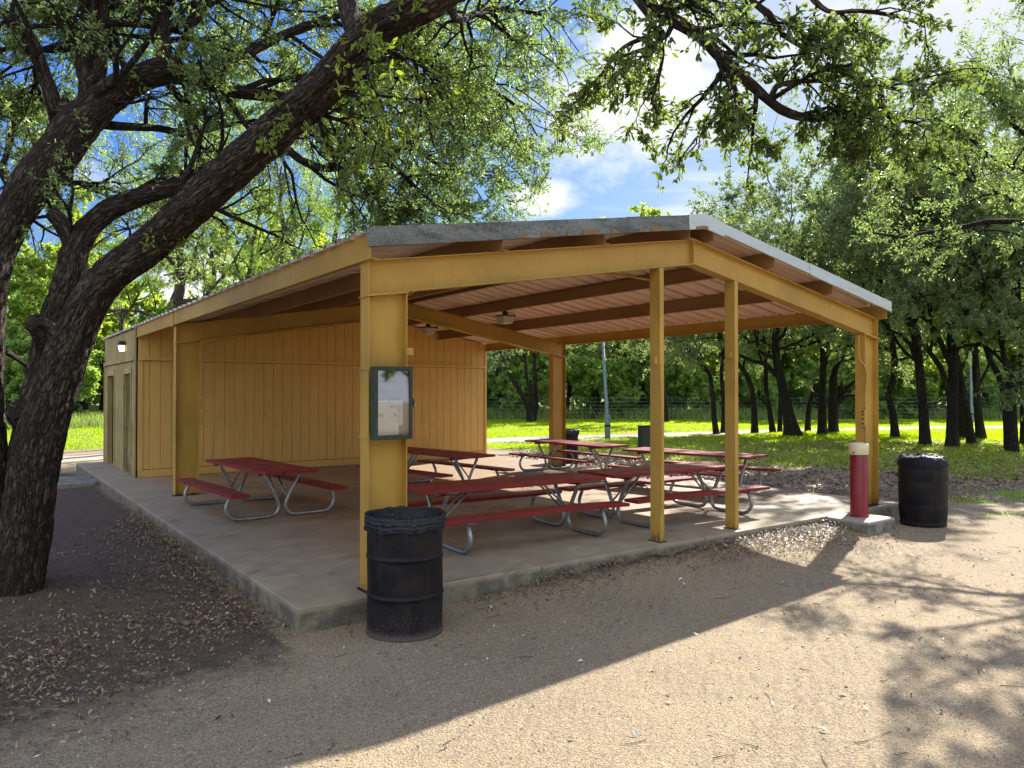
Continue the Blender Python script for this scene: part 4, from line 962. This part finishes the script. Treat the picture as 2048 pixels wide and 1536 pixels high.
others = {
 'stub1': [(150, 512, 6.8, .085), (134, 470, 6.78, .08), (116, 440, 6.74, .076), (98, 422, 6.7, .07)],
 'knot1': [(100, 680, 6.7, .12), (78, 655, 6.6, .10), (62, 645, 6.5, .07)],
 'knot2': [(70, 850, 6.65, .13), (48, 830, 6.55, .13), (34, 818, 6.45, .10)],
 'up1': [(165, 225, 6.8, .11), (171, 178, 6.85, .085), (164, 120, 6.9, .08), (172, 60, 6.95, .075), (178, -40, 7.0, .065)],
 'up2': [(172, 165, 6.85, .07), (193, 147, 6.9, .065), (198, 110, 6.95, .055), (200, 70, 7.0, .05), (206, -30, 7.05, .045)],
 'left1': [(135, 215, 6.8, .09), (104, 211, 6.75, .08), (98, 188, 6.7, .07), (78, 130, 6.7, .062), (62, 88, 6.7, .055), (44, 52, 6.7, .05), (20, 30, 6.7, .045), (-40, 5, 6.7, .035)],
 'up3': [(330, 145, 7.1, .10), (326, 112, 7.1, .075), (320, 55, 7.1, .065), (312, -30, 7.1, .055)],
 'up4': [(322, 60, 7.1, .05), (350, 45, 7.1, .045), (385, 40, 7.1, .04), (400, 5, 7.1, .035), (420, -40, 7.1, .03)],
 'mid1': [(400, 150, 7.25, .07), (440, 135, 7.3, .06), (500, 98, 7.4, .055), (547, 74, 7.5, .05), (633, 38, 7.6, .045), (705, 20, 7.7, .04), (790, 30, 7.8, .03), (850, 80, 7.8, .02)],
 'upA': [(725, 85, 4.98, .10), (705, 40, 5.1, .08), (690, -10, 5.2, .07), (660, -70, 5.3, .06)],
 'dE': [(760, 60, 5.0, .04), (800, 75, 5.6, .035), (837, 99, 6.2, .03), (881, 133, 6.6, .028), (939, 164, 6.8, .024), (990, 181, 7.0, .02), (1042, 219, 7.0, .014), (1075, 270, 7.0, .008)],
 'dF': [(890, -20, 4.8, .04), (915, 34, 5.5, .03), (960, 20, 6.0, .028), (1008, 14, 6.3, .024), (1093, 27, 6.5, .015), (1130, 50, 6.6, .008)],
 'dD1': [(760, 312, 8.1, .03), (800, 345, 8.1, .026), (830, 372, 8.1, .022), (870, 410, 8.1, .016), (900, 440, 8.1, .01)],
 'dD2': [(700, 325, 8.0, .03), (735, 370, 8.0, .026), (755, 400, 8.0, .022), (770, 440, 8.0, .014)],
 'dD3': [(820, 285, 8.2, .025), (880, 330, 8.2, .02), (940, 345, 8.2, .015), (985, 350, 8.2, .008)],
 'dD4': [(850, 262, 8.3, .022), (920, 250, 8.2, .018), (1000, 285, 8.1, .014), (1040, 300, 8.1, .008)],
 'lowL': [(-30, 690, 6.6, .05), (5, 700, 7.2, .035), (45, 725, 7.8, .025), (60, 740, 8.0, .012)],
 'b1': [(1261, -30, 4.45, .035), (1302, 34, 4.4, .02), (1326, 89, 4.4, .016), (1322, 137, 4.35, .013), (1305, 202, 4.3, .009), (1322, 229, 4.3, .004)],
 'b2': [(1480, -60, 4.5, .03), (1511, 0, 4.45, .022), (1541, 24, 4.4, .02), (1569, 65, 4.4, .017), (1610, 92, 4.4, .014), (1630, 127, 4.4, .008)],
 'b3': [(1600, -40, 4.6, .02), (1658, 17, 4.5, .016), (1726, 17, 4.5, .014), (1812, 31, 4.5, .010), (1856, 51, 4.5, .004)],
 'b4': [(1542, 198, 4.3, .02), (1555, 172, 4.3, .016), (1589, 161, 4.3, .014), (1658, 157, 4.3, .012), (1719, 137, 4.3, .007)],
 'b5': [(1765, 172, 4.4, .014), (1781, 232, 4.35, .012), (1836, 243, 4.35, .009), (1884, 270, 4.35, .004)],
 'b6': [(1450, 118, 4.35, .02), (1475, 180, 4.3, .016), (1490, 230, 4.3, .010), (1500, 262, 4.25, .005)],
 'b7': [(1655, 233, 4.3, .014), (1680, 250, 4.3, .010), (1695, 262, 4.3, .005)],
 'b8': [(1330, 60, 4.4, .016), (1250, 90, 4.4, .012), (1200, 150, 4.35, .006)],
}
OT = {}
for k_, rows in others.items():
    bigr = max(r[3] for r in rows) > .05
    OT[k_] = bark_tube(mb, ba, L_(rows), .035 if bigr else .05, 36 if bigr else 12, 5+len(OT))
off = np.array(big.location)
for i in range(len(mb.v)): mb.v[i] = mb.v[i]-off
mb.build('trunk', M_BARK, big, smooth=True, attr={'bark': np.concatenate(ba)})
PN = dict(kids=[5, 5, 4], seg=[6, 5, 4, 3], wander=[.16, .2, .24, .28], up=[-.01, -.02, -.03, -.05], lenf=[.5, .5, .6], maxlvl=3, ang=(28, 62), sides=[7, 5, 4, 3], nleaf=9, minr=.0)
def crown_set(seed, items, P, name, mat, L, W, keep=None, fine=False, woodmat=None):
    T = Tree(seed)
    for (pts, rad, t0, t1, n, Lr, lvl, bias) in items: T.spawn(pts, rad, t0, t1, n, Lr, lvl, P, bias)
    def outside(p): u, v = to_uv(p[:, 0], p[:, 1]); return ~((u > .25) & (u < 8.95) & (v > -.2) & (v < 14.5) & (p[:, 2] < 3.2+np.clip(SL*(4.0-np.abs(u-RU)), 0, 1))) & (p[:, 2] > 2.95) & ~((p[:, 1] > 5) & (p[:, 0] > .052*p[:, 1]) & (p[:, 2]-1.8 < .325*p[:, 1]))
    kk = [outside(a) for a in T.an]; T.an, T.ad = [a[m_]-off for a, m_ in zip(T.an, kk)], [(np.tile(a, (1, 1)) if a.ndim == 2 else a)[m_] for a, m_ in zip(T.ad, kk)]
    T.tubes = [(p-off, np.maximum(r, .0022), s) for p, r, s in T.tubes if outside(p).all()]
    c = T.crown(name, mat, big, L, W, fine=fine, keep=keep); w = T.wood('branches', woodmat or M_BARK_FAR, big); print(name, T.nl, len(T.tubes)); return c
S = []
S += [(pC, rC, .45, .78, 10, (1.0, 2.3), 0, (0, .5, .3)), (pC, rC, .72, 1., 9, (.7, 1.5), 1, (0, .2, -.05))]
for k_ in ('up1', 'up2', 'up3', 'up4'): S.append((*OT[k_], .3, 1., 6, (.9, 1.9), 0, (0, .4, 0)))
S.append((*OT['left1'], .3, 1., 9, (.8, 1.8), 0, (-.1, .5, 0))); S.append((*OT['mid1'], .15, 1., 11, (.6, 1.6), 0, (.1, .3, -.1)))
S += [(pB2, rB2, .12, 1., 11, (.7, 1.45), 0, (.15, .2, -.1)), (pB, rB, .75, 1., 5, (.6, 1.4), 0, (0, .5, .3))]
for k_ in ('dD1', 'dD2', 'dD3', 'dD4'): S.append((*OT[k_], .1, 1., 12, (.35, .85), 1, (.1, 0, -.15)))
S.append((*OT['stub1'], .3, 1., 3, (.4, .8), 1, (-.3, .2, 0))); S.append((*OT['lowL'], .3, 1., 6, (.4, .9), 1, (0, .3, 0)))
S.append((*OT['dE'], .2, 1., 30, (.45, .95), 1, (.1, .1, -.25))); S.append((*OT['dF'], .2, 1., 24, (.45, .9), 1, (0, .1, -.2)))
crown_set(21, S, PN, 'crown', M_LEAF_NEAR, .052, .020)
# leaf sprays close to the viewer: hanging twigs of the overhead limb
PH = dict(kids=[5, 4, 3], seg=[5, 4, 4, 3], wander=[.16, .2, .24, .28], up=[-.03, -.08, -.10, -.12], lenf=[.5, .55, .6], maxlvl=3, ang=(25, 60), sides=[6, 5, 4, 3], nleaf=7)
H_ = [(pA2, rA2, .42, 1., 17, (.3, .5), 1, (.05, .05, -.05)), (pA2, rA2, .40, .62, 4, (.45, .65), 1, (0, 0, -.3))]
for k_, n_, L0 in (('b1', 3, .26), ('b2', 7, .36), ('b3', 6, .32), ('b4', 5, .3), ('b5', 7, .3), ('b6', 4, .24), ('b7', 3, .2), ('b8', 7, .3)): H_.append((*OT[k_], .1, 1., n_, (L0*.6, L0*1.2), 1, (0, .05, -.15)))
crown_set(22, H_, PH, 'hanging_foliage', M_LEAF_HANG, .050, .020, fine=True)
H2 = [(pA, rA, .48, .56, 5, (.35, .6), 1, (.1, -.5, -.2)), (pA, rA, .80, .92, 12, (.4, .8), 1, (.55, -.1, -.5)), (pA, rA, .56, .66, 3, (.2, .4), 2, (.5, -.3, -.5))]
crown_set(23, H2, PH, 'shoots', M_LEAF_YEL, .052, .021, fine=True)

# ---- generic oaks
PG = dict(kids=[6, 6, 5], seg=[6, 5, 4, 3], wander=[.20, .24, .26, .3], up=[.05, .03, .0, -.02], lenf=[.52, .5, .5], maxlvl=3, ang=(30, 70), sides=[7, 5, 4, 3], nleaf=12, minr=.006)
def oak(name, label, cat, group, stems, H, spread, seed, P=PG, leaf=M_LEAF_OAK, bark=M_BARK_FAR, L=.10, W=.055, nl=8, low=2.6, base=None, side=None, prune=None):
    T = Tree(seed); bx, by = (base if base is not None else stems[0][0][:2]); bz = float(ground_z(bx, by)); o = empty(name, (bx, by, bz)); tag(o, label, cat, group)
    org = np.array([bx, by, bz])
    for si, st in enumerate(stems):
        main = st[0][3] if len(st[0]) > 3 else .15
        C = catmull(np.array([(*p[:3], p[3]) for p in st]), .35); P3, r3 = C[:, :3]-org, C[:, 3]
        fl = .94+.25*np.exp(-np.clip(P3[:, 2], 0, 9)/.22); T.tubes.append((P3, r3*fl, 12))
        if si == 0 or P3[-1, 2] > 2.2:
            d = unit(unit(P3[-1]-P3[-3 if len(P3) > 3 else 0])*.6+np.array([0, 0, .5])); h = max(.8, (H*.8-P3[-1, 2]))*(1 if si == 0 else .6)
            n = 7; pts = [P3[-1]]
            for _ in range(n): d = unit(d+T.rg.normal(0, .16, 3)+np.array([0, 0, .12])); pts.append(pts[-1]+d*h/n)
            pts = np.array(pts); rad = np.linspace(r3[-1], r3[-1]*.3, n+1); T.tubes.append((pts, rad, 8))
            full = np.vstack([P3, pts[1:]]); fr = np.concatenate([r3, rad[1:]]); z = full[:, 2]; t0 = np.searchsorted(np.maximum.accumulate(z), low)/(len(z)-1)
            k = nl if si == 0 else max(3, nl//2)
            T.spawn(full, fr, min(t0, .85), 1., k, (spread*.6, spread*1.05), 0, P, side or (0, 0, .1), None)
    if prune:
        kk = [prune(a+org) for a in T.an]; T.an, T.ad = [a[m_] for a, m_ in zip(T.an, kk)], [(a if len(a) == len(m_) else np.repeat(a, len(m_), 0))[m_] for a, m_ in zip(T.ad, kk)]
        T.tubes = T.tubes[:2]+[t_ for t_ in T.tubes[2:] if prune(t_[0]+org).all()]
    T.wood('trunk', bark, o); T.crown('crown', leaf, o, L, W); print(name, T.nl, len(T.tubes)); return o
def px(rows): return [[*at(x, y, Y), r] for x, y, Y, r in rows]
def ground_stem(rows):
    p = px(rows); p[0][2] = float(ground_z(p[0][0], p[0][1]))-.12; return p
GR = 'oaks of the grove on the right'
G = [
 ('triple-stemmed oak on the far lawn seen left of the back right column', [[(1062, 842, 47, .26), (1056, 813, 47, .2), (1044, 789, 47, .17), (1030, 766, 47, .15), (1013, 741, 47, .12)], [(1063, 838, 47, .2), (1066, 800, 47, .17), (1058, 770, 47, .14), (1053, 750, 47, .12)], [(1065, 838, 47.3, .18), (1073, 800, 47.3, .15), (1070, 765, 47.3, .13), (1071, 748, 47.3, .12)]], 9.5, 3.8, 6),
 ('slender oak on the far lawn just right of the first slim post', [[(1333, 837, 46, .17), (1331, 800, 46, .13), (1327, 770, 46, .11), (1322, 745, 46, .1)]], 9.5, 3.4, 6),
 ('oak curving left between the two slim posts', [[(1433, 868, 33, .15), (1428, 836, 33, .125), (1427, 813, 33, .12), (1424, 781, 33, .11), (1420, 750, 33, .10), (1399, 719, 33, .09), (1380, 703, 33, .08)]], 9.5, 3.4, 7),
 ('thin oak partly hidden by the second slim post', [[(1446, 865, 34, .14), (1447, 830, 34, .11), (1446, 790, 34, .10), (1442, 745, 34, .09)]], 9.5, 3, 6),
 ('oak with trunk bowed like a sickle just right of the second slim post', [[(1509, 866, 33.8, .17), (1508, 815, 33.8, .145), (1503, 777, 33.8, .13), (1492, 748, 33.8, .12), (1474, 724, 33.8, .10), (1450, 705, 33.8, .08)]], 10, 3.6, 8),
 ('straight slim oak left of the stout leaning oak', [[(1546, 865, 34.2, .15), (1538, 815, 34.2, .12), (1532, 777, 34.2, .11), (1532, 745, 34.2, .10)]], 10, 3, 6),
 ('short thin trunked oak close behind the stout leaning oak', [[(1559, 865, 34.5, .12), (1560, 815, 34.5, .10), (1561, 780, 34.5, .09)]], 9, 2.8, 5),
 ('stout oak with wide foot leaning left, a long low limb reaching left', [[(1586, 876, 30, .40), (1579, 840, 30, .27), (1573, 812, 30, .235), (1562, 759, 30, .20), (1553, 719, 30, .17), (1550, 680, 30, .14)], [(1552, 750, 30, .12), (1532, 728, 30, .10), (1505, 722, 30, .08), (1474, 708, 30, .06)]], 11, 4.2, 9),
 ('slim oak leaning right behind the grey straight oak', [[(1615, 864, 34.6, .14), (1616, 826, 34.6, .125), (1625, 788, 34.6, .11), (1638, 757, 34.6, .09)]], 10, 3, 6),
 ('grey straight oak with a high fork left of the right column', [[(1644, 872, 31.4, .21), (1644, 803, 31.4, .16), (1646, 748, 31.4, .14), (1644, 695, 31.4, .12), (1627, 655, 31.4, .09)], [(1644, 700, 31.4, .09), (1662, 675, 31.4, .07), (1674, 652, 31.4, .06)]], 11, 3.8, 8),
 ('dark thick oak with limbs reaching right toward the right column', [[(1666, 868, 32.8, .23), (1666, 803, 32.8, .2), (1667, 755, 32.8, .17), (1672, 735, 32.8, .12), (1685, 722, 32.8, .08)], [(1670, 825, 32.8, .12), (1678, 795, 32.8, .10), (1705, 766, 32.8, .08), (1729, 748, 32.8, .06)], [(1672, 812, 32.8, .1), (1695, 790, 32.8, .08), (1730, 795, 32.8, .06)]], 10.5, 3.6, 8),
 ('wavy trunked oak right beside the right column', [[(1790, 879, 29, .17), (1786, 829, 29, .14), (1777, 790, 29, .13), (1786, 762, 29, .125), (1789, 716, 29, .12), (1782, 674, 29, .10), (1768, 655, 29, .07)]], 10.5, 3.6, 8),
 ('tall oak bending left high up, behind the right drum', [[(1850, 894, 24.9, .19), (1845, 804, 24.9, .155), (1837, 716, 24.9, .14), (1831, 674, 24.9, .13), (1817, 639, 24.9, .115), (1800, 604, 24.9, .10), (1765, 565, 24.9, .07)], [(1830, 716, 24.9, .08), (1821, 688, 24.9, .075), (1800, 668, 24.9, .065), (1779, 660, 24.9, .05)], [(1812, 632, 24.9, .07), (1790, 612, 24.9, .06), (1772, 605, 24.9, .05)]], 11, 4, 9),
 ('tallest straight oak with thick limbs to the left, right of the right drum', [[(1903, 899, 23.8, .20), (1905, 804, 23.8, .17), (1907, 734, 23.8, .155), (1903, 681, 23.8, .14), (1905, 628, 23.8, .12), (1902, 541, 23.8, .09)], [(1901, 795, 23.8, .11), (1895, 773, 23.8, .10), (1881, 734, 23.8, .09), (1863, 709, 23.8, .08), (1845, 688, 23.8, .06)], [(1904, 735, 23.8, .1), (1891, 706, 23.8, .09), (1870, 660, 23.8, .08), (1838, 625, 23.8, .06)]], 12, 4.2, 9),
 ('oak leaning left just behind the tallest straight oak', [[(1943, 892, 25.2, .15), (1932, 815, 25.2, .12), (1919, 744, 25.2, .11), (1912, 700, 25.2, .09)]], 11, 3.6, 7),
 ('dark oak with its foot between the tallest oak and its leaning neighbour', [[(1925, 880, 28.6, .17), (1919, 815, 28.6, .14), (1914, 760, 28.6, .12)]], 10.5, 3.4, 6),
 ('upright oak with a bleached foot and a short fork', [[(1962, 882, 28, .19), (1955, 815, 28, .14), (1953, 751, 28, .13), (1951, 705, 28, .11)], [(1956, 775, 28, .06), (1967, 752, 28, .055), (1976, 735, 28, .05)]], 11, 3.8, 8),
 ('forked oak near the right edge of the grove', [[(2024, 908, 22, .17), (2023, 822, 22, .135), (2020, 758, 22, .12), (2007, 709, 22, .08), (2000, 664, 22, .06)], [(2023, 800, 22, .1), (2030, 770, 22, .09), (2048, 745, 22, .08), (2075, 720, 22, .07)]], 10.5, 3.8, 8),
 ('oak leaning left next to the forked oak at the right edge', [[(2017, 900, 22.8, .13), (2010, 800, 22.8, .11), (1998, 752, 22.8, .10), (1979, 716, 22.8, .08)]], 10, 3.4, 7),
 ('oak at the right edge of view behind the forked oak', [[(2052, 890, 25, .2), (2050, 800, 25, .16), (2045, 700, 25, .14), (2043, 620, 25, .11)]], 12, 4.2, 8),
]
for j, (lab, stems, H, sp, nl) in enumerate(G):
    st = [ground_stem(s_) if s_[0][1] > 830 else px(s_) for s_ in stems]
    oak('oak_tree', lab, 'tree', GR, st, H, sp, 100+j, nl=nl)
# ---- light feathery trees behind the building
PM = dict(kids=[6, 5, 5], seg=[6, 5, 4, 3], wander=[.22, .26, .28, .25], up=[.06, .04, .0, -.08], lenf=[.55, .5, .5], maxlvl=3, ang=(25, 60), sides=[6, 5, 4, 3], nleaf=8, minr=.003)
MG = 'light green mesquites behind the pavilion roof'
Mq = [
 ('mesquite with the thickest brown trunk above the roof, left of the others', [[(340, 800, 23, .24), (346, 616, 23, .21), (358, 582, 23, .17), (361, 537, 23, .14), (357, 492, 23, .12)], [(361, 550, 23, .09), (348, 530, 23, .08), (330, 510, 23, .06)], [(352, 605, 23, .1), (375, 602, 23, .08), (402, 600, 23, .06)]], 11, 3.6, 7),
 ('mesquite with a slim grey S-shaped trunk', [[(400, 800, 25, .14), (414, 593, 25, .10), (427, 560, 25, .085), (427, 526, 25, .08), (420, 495, 25, .06)]], 10.5, 3.0, 6),
 ('mesquite with a slender Y fork', [[(490, 800, 24, .13), (494, 560, 24, .075), (503, 526, 24, .07), (503, 488, 24, .05)], [(503, 526, 24, .05), (524, 506, 24, .045), (548, 494, 24, .035)], [(512, 512, 24, .045), (525, 490, 24, .04), (540, 460, 24, .03)]], 11, 3.2, 7),
 ('mesquite leaning left over the roof slope', [[(610, 800, 23, .17), (595, 524, 23, .11), (582, 488, 23, .10), (570, 472, 23, .09), (562, 430, 23, .07)]], 11, 3.2, 7),
 ('small bent mesquite above the restroom end of the roof', [[(248, 800, 24, .12), (244, 672, 24, .10), (241, 650, 24, .08), (247, 629, 24, .06), (265, 612, 24, .05)]], 7, 2.0, 5),
 ('mesquite whose tips show above the front roof corner', [[(668, 800, 25, .16), (668, 480, 25, .09), (684, 428, 25, .07), (692, 395, 25, .05)]], 11, 3.6, 7),
 ('mesquite rising behind the middle of the left roof slope', [[(770, 800, 27, .16), (775, 520, 27, .10), (790, 450, 27, .08), (800, 420, 27, .06)]], 10.8, 3.4, 6),
]
for j, (lab, stems, H, sp, nl) in enumerate(Mq):
    st = [ground_stem(s_) if s_[0][1] > 780 else px(s_) for s_ in stems]
    oak('mesquite_tree', lab, 'tree', MG, st, H, sp, 200+j, P=PM, leaf=M_LEAF_MESQ, bark=M_BARK_GREY, L=.085, W=.022, nl=nl, low=3.4)
def prune_near(p):          # crown shaped so its shadow leaves the open gravel sunlit, and off the roof
    lx, ly = p[:, 0]-.74*p[:, 2], p[:, 1]-1.16*p[:, 2]; a = lx/np.maximum(ly, .3)
    return ((a > .50) | ((ly > 5.4) & (a > .32))) & (p[:, 0]/p[:, 1] > .50+.05*np.sin(p[:, 2]*2.3))
# ---- the near oak whose trunk stands just outside the frame on the right
PR = dict(PN); PR.update(kids=[6, 6, 5], nleaf=9)
st = [[(9.2, 12.4, -.1, .24), (9.1, 12.4, 1.5, .2), (8.9, 12.2, 2.9, .18), (8.7, 12.0, 3.9, .15), (8.4, 11.8, 4.9, .11)]]
oak('oak_tree', 'near oak with bright leaves hanging in from the right edge of view', 'tree', None, st, 8.2, 2.6, 301, P=PR, leaf=M_LEAF_NEAR, bark=M_BARK_FAR, L=.058, W=.024, nl=9, low=3.6, side=(-.2, -.1, .1), prune=prune_near)
# ---- far woods: four trees built once, then copied along the edge of the lawn
PF = dict(kids=[5, 5, 4], seg=[5, 4, 3, 3], wander=[.22, .24, .26, .3], up=[.05, .03, 0, 0], lenf=[.55, .55, .55], maxlvl=3, ang=(30, 75), sides=[6, 4, 3, 3], nleaf=15, minr=.02)
FL = ['broad dark tree in the woods beyond the far fence', 'rounded bright green tree in the woods beyond the far fence', 'tall loose tree in the woods beyond the far fence', 'low bushy tree at the edge of the far woods']
protos = []
for j, (H, sp, leaf, low) in enumerate(((9.5, 4.2, M_LEAF_FAR, 1.6), (8.0, 3.8, M_LEAF_MESQ, 1.2), (11, 3.8, M_LEAF_FAR, 2.0), (4.6, 2.6, M_LEAF_MESQ, .5))):
    t = oak('far_tree', FL[j], 'tree', FL[j].replace('tree', 'trees', 1), [[(0, 0, -.2, .22), (.1, .1, 1.2, .17), (.2, .3, 2.6 if H > 6 else 1.4, .13)]], H, sp, 400+j, P=PF, leaf=leaf, L=.27, W=.17, nl=11, low=low)
    protos.append(t)
rr = random.Random(4); first = [True]*4
def put_far(kind, x, y, s=1.):
    global first
    if first[kind]: o = protos[kind]; first[kind] = False
    else: o = copy_tree(protos[kind])
    o.location = (x, y, float(ground_z(x, y))); o.rotation_euler[2] = rr.uniform(0, 6.28); s *= rr.uniform(.88, 1.12); o.scale = (s, s, s*rr.uniform(.92, 1.08))
for x, y, kd in [(-52, 52, 0), (-44, 47, 1), (-37, 50, 2), (-33, 44, 0), (-29, 48, 1), (-25, 45, 0), (-20, 50, 1), (-14, 55, 2), (-8, 57, 0), (-4, 55, 1), (0, 58, 0), (4, 55, 1), (8, 58, 2), (11, 55, 1), (15, 57, 0), (19, 55, 0), (23, 58, 1), (27, 55, 0), (31, 58, 2), (36, 56, 0), (41, 58, 1), (46, 55, 0), (52, 58, 2), (58, 54, 0)]: put_far(kd, x, y)
for x, y, s in [(-47, 43, 1), (-40, 42, 1.1), (-31, 40, .9), (-27, 41.5, 1), (-23.5, 41, .8), (-17, 47, 1), (-10, 53, 1), (-5.5, 53, .8), (-2, 53.5, 1), (2, 54, .9), (6, 53.2, .8), (9.5, 54, 1), (14, 53.5, .7), (18, 53.6, .9), (22, 53, .8), (26, 54, 1), (30, 53, .8), (35, 54, 1), (40, 53, .9), (45, 53, 1)]: put_far(3, x, y, s)
for x, y, kd in [(-58, 64, 2), (-48, 62, 0), (-40, 60, 0), (-34, 58, 2), (-27, 60, 0), (-20, 62, 2), (-13, 66, 0), (-6, 68, 2), (1, 67, 0), (7, 69, 0), (13, 67, 2), (20, 68, 0), (26, 66, 0), (33, 68, 2), (40, 66, 0), (47, 68, 0), (55, 66, 2), (64, 64, 0), (72, 60, 0)]: put_far(kd, x, y, 1.15)
for x, y in [(20, -22), (-3, -26), (-20, -20), (17, -4.5), (25, -6), (21, -13)]: put_far(0, x, y)  # unseen trees behind the viewpoint, added to reflect in the display case glass
# a wood beyond them that reads as one mass
T = Tree(900); n = 70000; a = T.rg.uniform(-1.15, 1.15, n)+0; rr_ = T.rg.uniform(80, 88, n); x = np.sin(a)*rr_; y = np.cos(a)*rr_; top = 6.5+2.2*np.sin(a*23)+1.3*np.sin(a*51+1)
T.an = [np.stack([x, y, T.rg.uniform(0, 1, n)**.8*top], 1)]; T.ad = [T.rg.normal(0, 1, (n, 3))]
w_ = T.crown('far_woods', M_LEAF_OAK, None, .75, .5); tag(w_, 'dark mass of far woodland behind the trees of the fence line', kind='stuff')
# ------------------------------------------------------------------ light and sky
SUN = np.array([.74, 1.16, 1.0]); EL = math.atan2(1.0, math.hypot(.74, 1.16)); AZ = math.atan2(.74, 1.16)
sun = bpy.data.lights.new('sun', 'SUN'); sun.energy = 5.0; sun.angle = R(.53); sun.color = (1, .93, .82)
so = bpy.data.objects.new('sun', sun); COL.objects.link(so); so.rotation_euler = Vector(-SUN).to_track_quat('-Z', 'Y').to_euler()
w = N('World', True); scene.world = w.m
sky = w.n('TexSky', {'sky_type': 'NISHITA', 'sun_disc': False, 'sun_elevation': EL, 'sun_rotation': AZ, 'altitude': 100, 'air_density': 1.1, 'dust_density': .6, 'ozone_density': 2.}).outputs[0]
d = w.coord('Generated'); dx, dy, dz = w.xyz(d)
inv = w.math('DIVIDE', 1., w.math('MAXIMUM', w.math('ADD', dz, .10), .05))
pl = w.n('CombineXYZ', X=w.math('MULTIPLY', dx, inv), Y=w.math('MULTIPLY', dy, inv), Z=0.).outputs[0]
cn = w.noise(w.map(pl, (1, 1, 1), (3.1, 1.7, 0)), 1.5, 8, .58, .25); wisp = w.noise(w.map(pl, (.5, 2.2, 1), (1, 0, 0)), 1.8, 7, .62, .6)
dn = w.noise(w.map(d, (1, 1, 1.6)), 9., 7, .62)
def blob(px_, py_, rad, sy=1.):
    v = unit(at(px_, py_, 1.)-np.array([0, 0, CAM_H])); df = w.n('VectorMath', {'operation': 'SUBTRACT'}, i0=d, i1=tuple(v)).outputs[0]
    sc = w.n('VectorMath', {'operation': 'MULTIPLY'}, i0=df, i1=(1, 1, sy)).outputs[0]
    ln = w.n('VectorMath', {'operation': 'LENGTH'}, i0=sc).outputs['Value']
    return w.math('SUBTRACT', 1., w.math('DIVIDE', ln, rad))
def add(f, g): return w.math('ADD', f, g)
m1 = w.math('MAXIMUM', w.math('MAXIMUM', blob(1255, 190, .150, 1.3), blob(1330, 130, .15, 1.2)), w.math('MAXIMUM', blob(1085, 402, .066, 1.9), blob(1140, 250, .06, 1.8)))
m1 = w.math('MAXIMUM', m1, w.math('MAXIMUM', blob(1040, 400, .04, 1.5), blob(430, 590, .16, 2.)))
c1 = w.ramp(add(m1, w.math('MULTIPLY', w.math('SUBTRACT', dn, .5), 1.9)), .08, .75)
m2 = blob(1400, 350, .22, 2.6); c2 = w.math('MULTIPLY', w.ramp(add(w.math('MULTIPLY', m2, .8), w.math('MULTIPLY', w.math('SUBTRACT', wisp, .5), 2.6)), .3, 1.1), .42)
c3 = w.math('MULTIPLY', w.ramp(cn, .54, .72), .6)
cl = w.math('MAXIMUM', w.math('MAXIMUM', c1, c2), w.math('MULTIPLY', c3, w.ramp(dz, .02, .2)))
sr, sg, sb = w.xyz(sky); K = .15
skyc = w.n('CombineXYZ', X=w.math('MULTIPLY', w.math('POWER', w.math('MULTIPLY', sr, K), 1.35), .25), Y=w.math('MULTIPLY', sg, K*.265), Z=w.math('MULTIPLY', w.math('POWER', w.math('MULTIPLY', sb, K), .22), .37)).outputs[0]
back = w.ramp(dy, .25, -.25); over = w.math('MULTIPLY', w.ramp(dz, .45, .9), .35)
bc = w.math('MULTIPLY', w.math('MAXIMUM', back, over), w.ramp(add(cn, w.math('MULTIPLY', back, .16)), .46, .62))  # cloud bank behind and overhead, out of view, added as neutral fill light
bcol = w.mix(back, (.36, .38, .42), (.50, .54, .61))
col = w.mix(cl, skyc, (.45, .455, .46)); col = w.mix(bc, col, bcol)
bg = w.n('Background', Color=col, Strength=1.)
w.end(bg.outputs[0])
vs = scene.view_settings; vs.view_transform = 'Standard'; vs.look = 'None'; vs.exposure = EXPO; vs.gamma = 1; vs.use_curve_mapping = False
cy = scene.cycles; cy.use_denoising = True; cy.max_bounces = 7; cy.diffuse_bounces = 4; cy.glossy_bounces = 3; cy.transmission_bounces = 4; cy.transparent_max_bounces = 8
cy.use_adaptive_sampling = True; cy.adaptive_threshold = .02; cy.sample_clamp_indirect = 6; cy.caustics_reflective = False; cy.caustics_refractive = False
